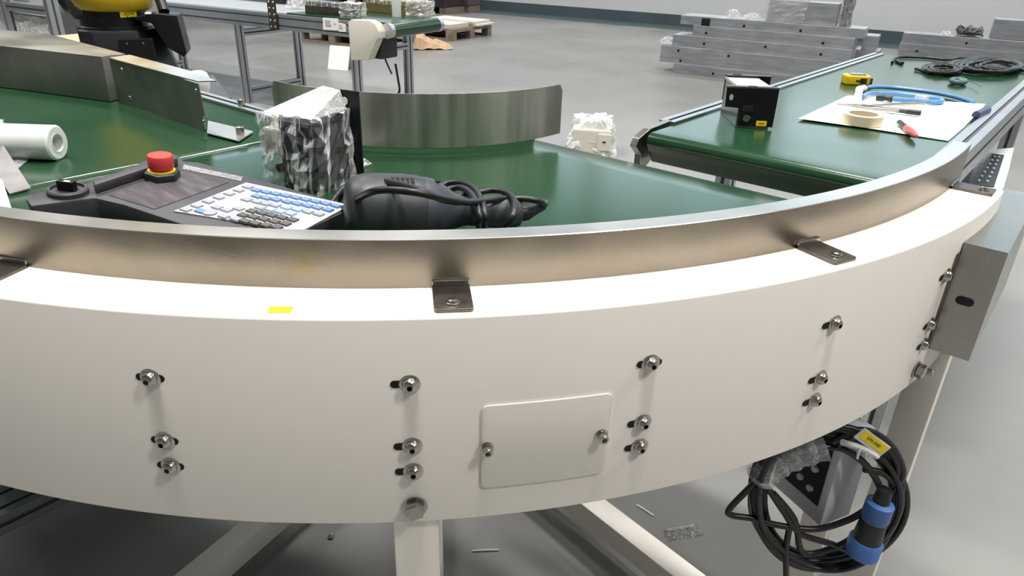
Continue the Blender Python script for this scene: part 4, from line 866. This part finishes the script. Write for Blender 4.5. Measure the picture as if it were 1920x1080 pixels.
# wrapped bars and bottles on it
def bar(p0, p1, w, h, m, label, name='wrapped_bar', film=True, seed=1):
    a, b_ = az(*p0, AT + .003), az(*p1, AT + .003); d = (b_ - a); L = d.length
    M = AM @ frame(a, d, V(0, 0, 1))
    t = thing(name, AM @ a, label, 'metal bar'); MB().box((0, -w / 2, .001), (L, w / 2, h), M).build('bar', m, t, bevel=.003)
    if film: crinkle((L * .72, -w / 2 - .008, .001), (L + .03, w / 2 + .008, h + .01), M, .007, seed, 6).build('film_end', FILM2, t)
    crinkle((0, -w / 2 - .003, h * .7), (L * .74, w / 2 + .003, h + .006), M, .003, seed + 1, 6).build('film_cover', FILM, t)
bar((580, 24), (672, 31), .09, .075, STEELD, 'film-wrapped grey steel bar on the aluminium conveyor, left of the bottle', seed=11)
bar((690, 21), (800, 29), .10, .085, GOLD, 'film-wrapped brass coloured bar on the aluminium conveyor, behind the bottle', seed=15)
for (px, py), h, lb in (((744, 31), .17, 'white bottle standing on the green belt of the background conveyor'), ((659, 10), .13, 'white bottle top behind the wrapped steel bar')):
    q = az(px, py, AT + .003); MB().lathe([(.0001, 0), (.030, 0), (.031, .004), (.033, h), (.0001, h)], 22, AM @ Matrix.Translation(q)).build('white_bottle', WPLAS, label=lb, cat='bottle', smooth=40, loc=AM @ q)
q = az(556, 16, AT); crinkle((-.05, -.05, 0), (.05, .05, .09), AM @ Matrix.Translation(q), .014, 31, 5, .3).build('film_ball', FILM2, label='ball of crumpled film on the background conveyor beside the joint plate', cat='plastic film', loc=AM @ q)
q = az(530, 6, AT); MB().box((-.07, -.05, 0), (.06, .05, .06), AM @ Matrix.Translation(q)).build('black_gearbox', BLACKP, bevel=.01, label='small black gearbox on the background conveyor behind the joint plate', cat='gearbox', loc=AM @ q)
# ================================================================== floor things behind
def pallet(P, lw, ww, rot, label):
    t = thing('wooden_pallet', P, label, 'pallet'); M = Matrix.Translation(P) @ Matrix.Rotation(rot, 4, 'Z')
    for i in range(6):
        y = ww * (i + .5) / 6; MB().box((0, y - ww / 15, .12), (lw, y + ww / 15, .14), M).build('deck_board', WOOD, t)
    for x in (0, lw / 2 - .05, lw - .1):
        MB().box((x, 0, .098), (x + .1, ww, .12), M).build('stringer_board', WOOD, t)
        for y in (0, ww / 2 - .05, ww - .1): MB().box((x, y, .022), (x + .1, y + .1, .098), M).build('block', WOOD, t)
    for y in (0, ww / 2 - .05, ww - .1): MB().box((0, y, 0), (lw, y + .1, .022), M).build('bottom_board', WOOD, t)
    return M
pc = at(922, 68, 0); p2 = at(838, 78, 0)
M = pallet(p2 + V(-1.15, .55, 0) * 0 + V(-1.0, -.12, 0), 1.05, .95, R(10), 'wooden pallet carrying pale boards behind the conveyor end')
for (x0, y0, x1, y1, z0, z1, lb) in ((.1, .05, .98, .5, .14, .19, 'stack of pale boards on the pallet, nearer pile'), (.25, .52, 1.1, .94, .14, .165, 'pale board on the pallet, lower of the far pair'), (.30, .51, 1.04, .92, .166, .20, 'pale board on the pallet, upper of the far pair')):
    MB().box((x0, y0, z0 + .001), (x1, y1, z1), M).build('pale_board', BOARD, label=lb, cat='board', bevel=.003, loc=M @ V((x0 + x1) / 2, (y0 + y1) / 2, z0), group='pale boards on the pallet')
p3 = at(606, 84, 0); M = pallet(p3 + V(-.5, .0, 0), 1.1, .9, R(10), 'wooden pallet seen under the aluminium conveyor rail')
MB().box((-.02, -.03, .141), (1.0, .85, .18), M).build('pale_board', BOARD, label='pale board on the pallet under the aluminium conveyor', cat='board', bevel=.003, loc=M @ V(.5, .4, .14))
# kraft paper
q = at(797, 90, 0); b = MB(); rnd = random.Random(21); nx, ny = 12, 8; vs = []; fs = []
for i in range(nx + 1):
    for j in range(ny + 1):
        u, v = i / nx, j / ny; z = .004 + .20 * math.exp(-((u - .12) / .22) ** 2 - ((v - .5) / .5) ** 2) + .09 * math.exp(-((u - .55) / .3) ** 2 - ((v - .5) / .4) ** 2) + rnd.uniform(0, .035)
        if i in (0, nx) or j in (0, ny): z = .004 + rnd.uniform(0, .02)
        vs.append(V((u - .3) * .46, (v - .5) * .4 * (1 - .35 * u), z * .85))
fs = [(i * (ny + 1) + j, (i + 1) * (ny + 1) + j, (i + 1) * (ny + 1) + j + 1, i * (ny + 1) + j + 1) for i in range(nx) for j in range(ny)]
b.add(vs, fs, 0, Matrix.Translation(q) @ Matrix.Rotation(R(48), 4, 'Z')).build('kraft_paper', KRAFT, label='crumpled brown kraft paper on the floor beside the pallet', cat='paper', loc=q)
# white folding sign
q = at(606, 128, 0); q2 = at(638, 131, 0); zt = over(q, 622, 86); t = thing('floor_sign', q, 'small white folding sign on the floor behind the aluminium conveyor', 'sign')
d = (q2 - q).normalized(); M = frame(q, d, V(0, 0, 1)); L = .22
MB().add([(0, .0, 0), (L, .0, 0), (L, .07, zt), (0, .07, zt), (0, .008, 0), (L, .008, 0), (L, .078, zt), (0, .078, zt)], [(0, 1, 2, 3), (7, 6, 5, 4), (0, 4, 5, 1), (3, 2, 6, 7), (0, 3, 7, 4), (1, 5, 6, 2)], 0, M @ Matrix.Translation((.05, 0, 0))).build('front_panel', PAPER, t)
MB().add([(0, .16, 0), (L, .16, 0), (L, .08, zt), (0, .08, zt), (0, .168, 0), (L, .168, 0), (L, .088, zt), (0, .088, zt)], [(0, 1, 2, 3), (7, 6, 5, 4), (0, 4, 5, 1), (3, 2, 6, 7), (0, 3, 7, 4), (1, 5, 6, 2)], 0, M @ Matrix.Translation((.05, 0, 0))).build('rear_panel', PAPER, t)
# dark loads far behind the conveyor end
for (px, py, w_, d_, h_, lb, m) in ((800, 24, .75, .8, .75, 'dark wrapped load on the floor far behind the conveyor, nearer one', DARKLOAD), (860, 22, .42, .4, .5, 'brownish crate far behind the conveyor end near the wall', mat('brown_crate', (104, 88, 88), .7, var=.2, vs=4)), (668, 10, 1.1, .8, 1.0, 'tall navy wrapped load far behind the wrapped brass bar', mat('navy_load', (42, 44, 58), .6, var=.2, vs=4))):
    q = at(px, py, 0); M = Matrix.Translation(q) @ Matrix.Rotation(HA, 4, 'Z')
    t = thing('crate', q, lb, 'crate'); MB().box((-w_ / 2, 0, .10), (w_ / 2, d_, h_), M).build('body', m, t, bevel=.02)
    for x in (-w_ / 2, -.06, w_ / 2 - .12): MB().box((x, .02, 0), (x + .12, d_ - .02, .10), M).build('skid', WOOD, t)
# wrapped package behind the inner guard
q = at(1112, 292, 0); M = Matrix.Translation(q) @ Matrix.Rotation(R(30), 4, 'Z')
zt = over(q, 1110, 228); pk = thing('wrapped_package', q, 'white part in crumpled white film standing on the floor behind the inner guard', 'package')
MB().box((-.13, 0, 0), (.10, .2, zt - .05), M).build('part_body', CREAM, pk, bevel=.01)
MB().box((.02, -.012, zt - .17), (.1, .002, zt - .07), M).build('cover_plate', CREAM, pk, bevel=.003)
MB().box((.05, -.0145, zt - .12), (.07, -.012, zt - .112), M).build('slot', HOLE, pk)
crinkle((-.17, -.005, 0), (.125, .24, zt), M, .018, 41, 9, .28, True).build('film_wrap', filmmat('white_film', .55, .97, 22), pk)
# ================================================================== stacks of aluminium beams
def stack(P, specs, nm, w_=.30):
    M0 = Matrix(((HE.x, HN.x, 0, P.x), (HE.y, HN.y, 0, P.y), (0, 0, 1, 0), (0, 0, 0, 1))); I = M0.inverted(); zz = 0
    hole = MB().lathe([(.013, 0), (.013, .002), (.0001, .002)], 14).mesh('hole', HOLE)
    for i, (lpx, rpx, top, holes, lb) in enumerate(specs):
        fy = .012 * i
        q = I @ onplane(*lpx, P + HN * fy, HN); qr = I @ onplane(*rpx, P + HN * fy, HN); zt = (I @ onplane(*top, P + HN * fy, HN)).z
        o = MB().box((q.x, fy, zz), (qr.x, fy + w_, zt), M0).build('aluminium_beam', ALUW, label=lb, cat='metal beam', group=nm, bevel=.004, loc=M0 @ V((q.x + qr.x) / 2, fy + w_ / 2, zz))
        for hp_ in holes:
            h = I @ onplane(*hp_, P + HN * fy, HN); inst(hole, 'hole', M0 @ Matrix.Translation((h.x, fy, h.z)) @ Matrix.Rotation(PI / 2, 4, 'X'), o)
        zz = zt + .0005
    return M0, I, zz
PS = at(1262, 136, 0)
M0, I0, z5 = stack(PS, [((1262, 125), (1640, 150), (1262, 118), ((1337, 138),), 'aluminium beam at the bottom of the tall left stack'),
    ((1238, 100), (1630, 130), (1238, 84), ((1272, 95), (1276, 114), (1366, 105)), 'longest aluminium beam, second from the floor in the tall left stack'),
    ((1261, 75), (1598, 95), (1261, 64), ((1320, 82), (1435, 88), (1539, 102)), 'aluminium beam in the middle of the tall left stack'),
    ((1299, 55), (1602, 78), (1299, 47), ((1324, 62), (1543, 81)), 'aluminium beam second from the top of the tall left stack'),
    ((1276, 38), (1622, 62), (1276, 28), ((1395, 49), (1501, 58)), 'topmost aluminium beam of the tall left stack')], 'aluminium beams in the left stack')
def onstack(I, P, px, py, y): q = I @ onplane(px, py, P + HN * y, HN); return q
q = onstack(I0, PS, 1324, 40, .05); MB().box((q.x - .045, .045, q.z - .06), (q.x + .04, .049, q.z + .025), M0).build('dark_slot', HOLE, bpy.data.objects['aluminium_beam.004'])
q = onstack(I0, PS, 1500, 45, .1); w0 = onstack(I0, PS, 1437, 40, .1).x; w1 = onstack(I0, PS, 1568, 40, .1).x
MB().box((w0, .1, z5 + .001), (w1, .28, z5 + .19), M0).build('aluminium_block', ALUW, label='squat wrapped aluminium block on top of the left beam stack', cat='metal block', bevel=.004, loc=M0 @ V((w0 + w1) / 2, .2, z5))
crinkle((w0 - .015, .085, z5 + .001), (w0 + (w1 - w0) * .55, .29, z5 + .21), M0, .008, 51, 7).build('film_cover', FILMD, bpy.data.objects['aluminium_block'])
w2_ = onstack(I0, PS, 1592, 40, .1).x
crinkle((w1 + .03, .08, z5 + .001), (w2_, .26, z5 + .34), M0, .018, 52, 8, .1).build('film_bundle', filmmat('dark_bundle', .6, .9, 30, (.35, .35, .37), .2), label='dark glittering film bundle standing at the end of the left beam stack', cat='plastic film', loc=M0 @ V((w1 + w2_) / 2, .17, z5))
for px0, px1, sd_, lb, hh in ((1361, 1385, 53, 'small film scrap on the top beam of the left stack, left of two', .07), (1390, 1428, 54, 'flat film scrap on the top beam of the left stack, right of two', .05)):
    a, c = onstack(I0, PS, px0, 35, .1).x, onstack(I0, PS, px1, 35, .1).x
    crinkle((a, .06, z5 + .001), (c, .2, z5 + hh), M0, .012, sd_, 5, .4).build('film_scrap_glint', FILM2, label=lb, cat='plastic film', loc=M0 @ V((a + c) / 2, .13, z5))
a = onstack(I0, PS, 1237, 80, .05); crinkle((a.x, .02, a.z), (a.x + .13, .2, a.z + .05), M0, .012, 55, 5, .4).build('film_scrap_glint', FILM2, label='white film scrap on the left end of the longest beam', cat='plastic film', loc=M0 @ V(a.x, .1, a.z))
# pieces behind the right end of that stack
b0 = onstack(I0, PS, 1605, 90, .45); b1 = onstack(I0, PS, 1645, 90, .45)
for i, (pa_, pb_, z0_, z1_, lb) in enumerate((((1603, 100), (1648, 100), 0, .33, 'short aluminium block behind the end of the left stack, lower one'), ((1612, 100), (1640, 100), .331, .46, 'short aluminium block behind the end of the left stack, upper one'))):
    x0_ = onstack(I0, PS, *pa_, .45).x; x1_ = onstack(I0, PS, *pb_, .45).x
    MB().box((x0_, .45, z0_), (x1_, .7, z1_), M0).build('aluminium_block', ALUW, label=lb, cat='metal block', bevel=.004, loc=M0 @ V((x0_ + x1_) / 2, .57, z0_))
PR = at(1690, 128, 0)
zR = I0
M1, I1, z2 = stack(PR, [((1686, 110), (2080, 150), (1686, 104), (), 'aluminium beam at the floor of the right stack, mostly behind the belt'), ((1684, 95), (2080, 130), (1684, 80), ((1719, 96),), 'middle aluminium beam of the right stack behind the belt'), ((1692, 70), (2080, 110), (1692, 61), ((1812, 81),), 'topmost aluminium beam of the right stack behind the belt')], 'aluminium beams in the right stack')
w0 = onstack(I1, PR, 1860, 55, .1).x
MB().box((w0, .1, z2 + .001), (w0 + .6, .32, z2 + .20), M1).build('aluminium_block', ALUW, label='aluminium block on top of the right beam stack at the frame edge', cat='metal block', bevel=.008, loc=M1 @ V(w0 + .3, .2, z2))
a, c = onstack(I1, PR, 1790, 65, .1).x, onstack(I1, PR, 1842, 65, .1).x; b = MB(); rnd = random.Random(8)
for i in range(26):
    ps = [M1 @ V(rnd.uniform(a, c), .05 + rnd.uniform(0, .2), z2 + .012 + rnd.uniform(0, .10) * (1 - abs(k - 2) / 3)) for k in range(5)]; b.tube(spline(ps, 3), .006, 5)
b.build('wire_tangle', mat('wire_grey', (110, 108, 106), .4, .6), label='grey tangle of wire on the right beam stack', cat='wire', loc=M1 @ V((a + c) / 2, .12, z2), kind='stuff')
a = onstack(I1, PR, 1765, 60, .1).x; crinkle((a, .06, z2 + .001), (a + .1, .2, z2 + .035), M1, .01, 57, 5, .4).build('film_scrap_glint', FILM2, label='flat film scrap left of the wire tangle on the right stack', cat='plastic film', loc=M1 @ V(a, .1, z2))
# ================================================================== machine frames at the far left
LP = CAM + ray(60, 40) * 4.3; LP.z = 0
LM = Matrix(((HE.x, HN.x, 0, LP.x), (HE.y, HN.y, 0, LP.y), (0, 0, 1, 0), (0, 0, 0, 1))); LI = LM.inverted()
def ll(px, py, y=0): return LI @ onplane(px, py, LP + HN * y, HN)
mf = thing('machine_frame', LP, 'aluminium machine frame with wrapped sheet at the far left behind the hood', 'frame')
xa, xb = ll(22, 40).x, ll(103, 40).x; zc = ll(60, 16).z
for x in (xa, xb):
    for y in (0, .6): m_ = MB(); profile_bar(m_, LM @ V(x, y, 0), LM @ V(x, y, zc + .45), .06, .06, .012); m_.build('post', PB, mf)
for y in (0, .6):
    for z in (zc, zc - .42, zc + .30): m_ = MB(); profile_bar(m_, LM @ V(xa + .03, y, z), LM @ V(xb - .03, y, z), .05, .05, .012); m_.build('beam', PB, mf)
MB().box((xa + .04, .02, zc - .38), (xb - .05, .03, zc - .04), LM).build('sheet_panel', GREYC, mf)
crinkle((xa + .04, .0, zc - .38), (xb - .08, .018, zc - .05), LM, .006, 61, 6).build('film_cover', filmmat('panel_film', .35, .8, 14), mf)
x0_, x1_ = xb + .05, ll(150, 40, .3).x
cab = thing('grey_cabinet', LM @ V((x0_ + x1_) / 2, .4, 0), 'grey sheet metal cabinet between the machine frame and the robot', 'cabinet')
MB().box((x0_, .2, 0), (x1_, .7, 1.35), LM).build('body', GREYC, cab, bevel=.008); MB().box((x0_ + .02, .19, .05), (x1_ - .02, .2, 1.3), LM).build('door', GREYC, cab, bevel=.003)
x0_, x1_ = ll(-70, 40, .2).x, ll(8, 40, .2).x
c2 = thing('grey_cabinet', LM @ V((x0_ + x1_) / 2, .4, 0), 'pale grey cabinet at the left frame edge behind the machine frame', 'cabinet')
MB().box((x0_, .1, 0), (x1_, .5, 1.3), LM).build('body', GREYB, c2, bevel=.008); MB().box((x0_ + .02, .09, .05), (x1_ - .02, .1, 1.25), LM).build('door', GREYB, c2, bevel=.003)
q = ll(40, 2, .3); MB().box((q.x - .12, .1, zc + .026), (q.x + .12, .4, zc + .14), LM).build('black_motor', BLACKM, label='black motor block lying on the machine frame beam', cat='motor', bevel=.02, loc=LM @ V(q.x, .25, zc + .026))
# cardboard carton on the floor plate left of the robot
q = CAM + ray(138, 72) * 2.85; M = Matrix.Translation(V(q.x, q.y, 0)) @ Matrix.Rotation(HA, 4, 'Z')
ct = thing('parts_table', V(q.x, q.y, 0), 'low table with tan wooden top left of the robot base', 'table')
MB().box((-.13, -.07, q.z - .025), (.10, .2, q.z), M).build('table_top', mat('tan_board', (186, 160, 128), .7), ct, bevel=.003)
for x in (-.08, .06):
    for y in (-.03, .14): MB().box((x - .012, y - .012, 0), (x + .012, y + .012, q.z - .025), M).build('leg', ALU, ct)
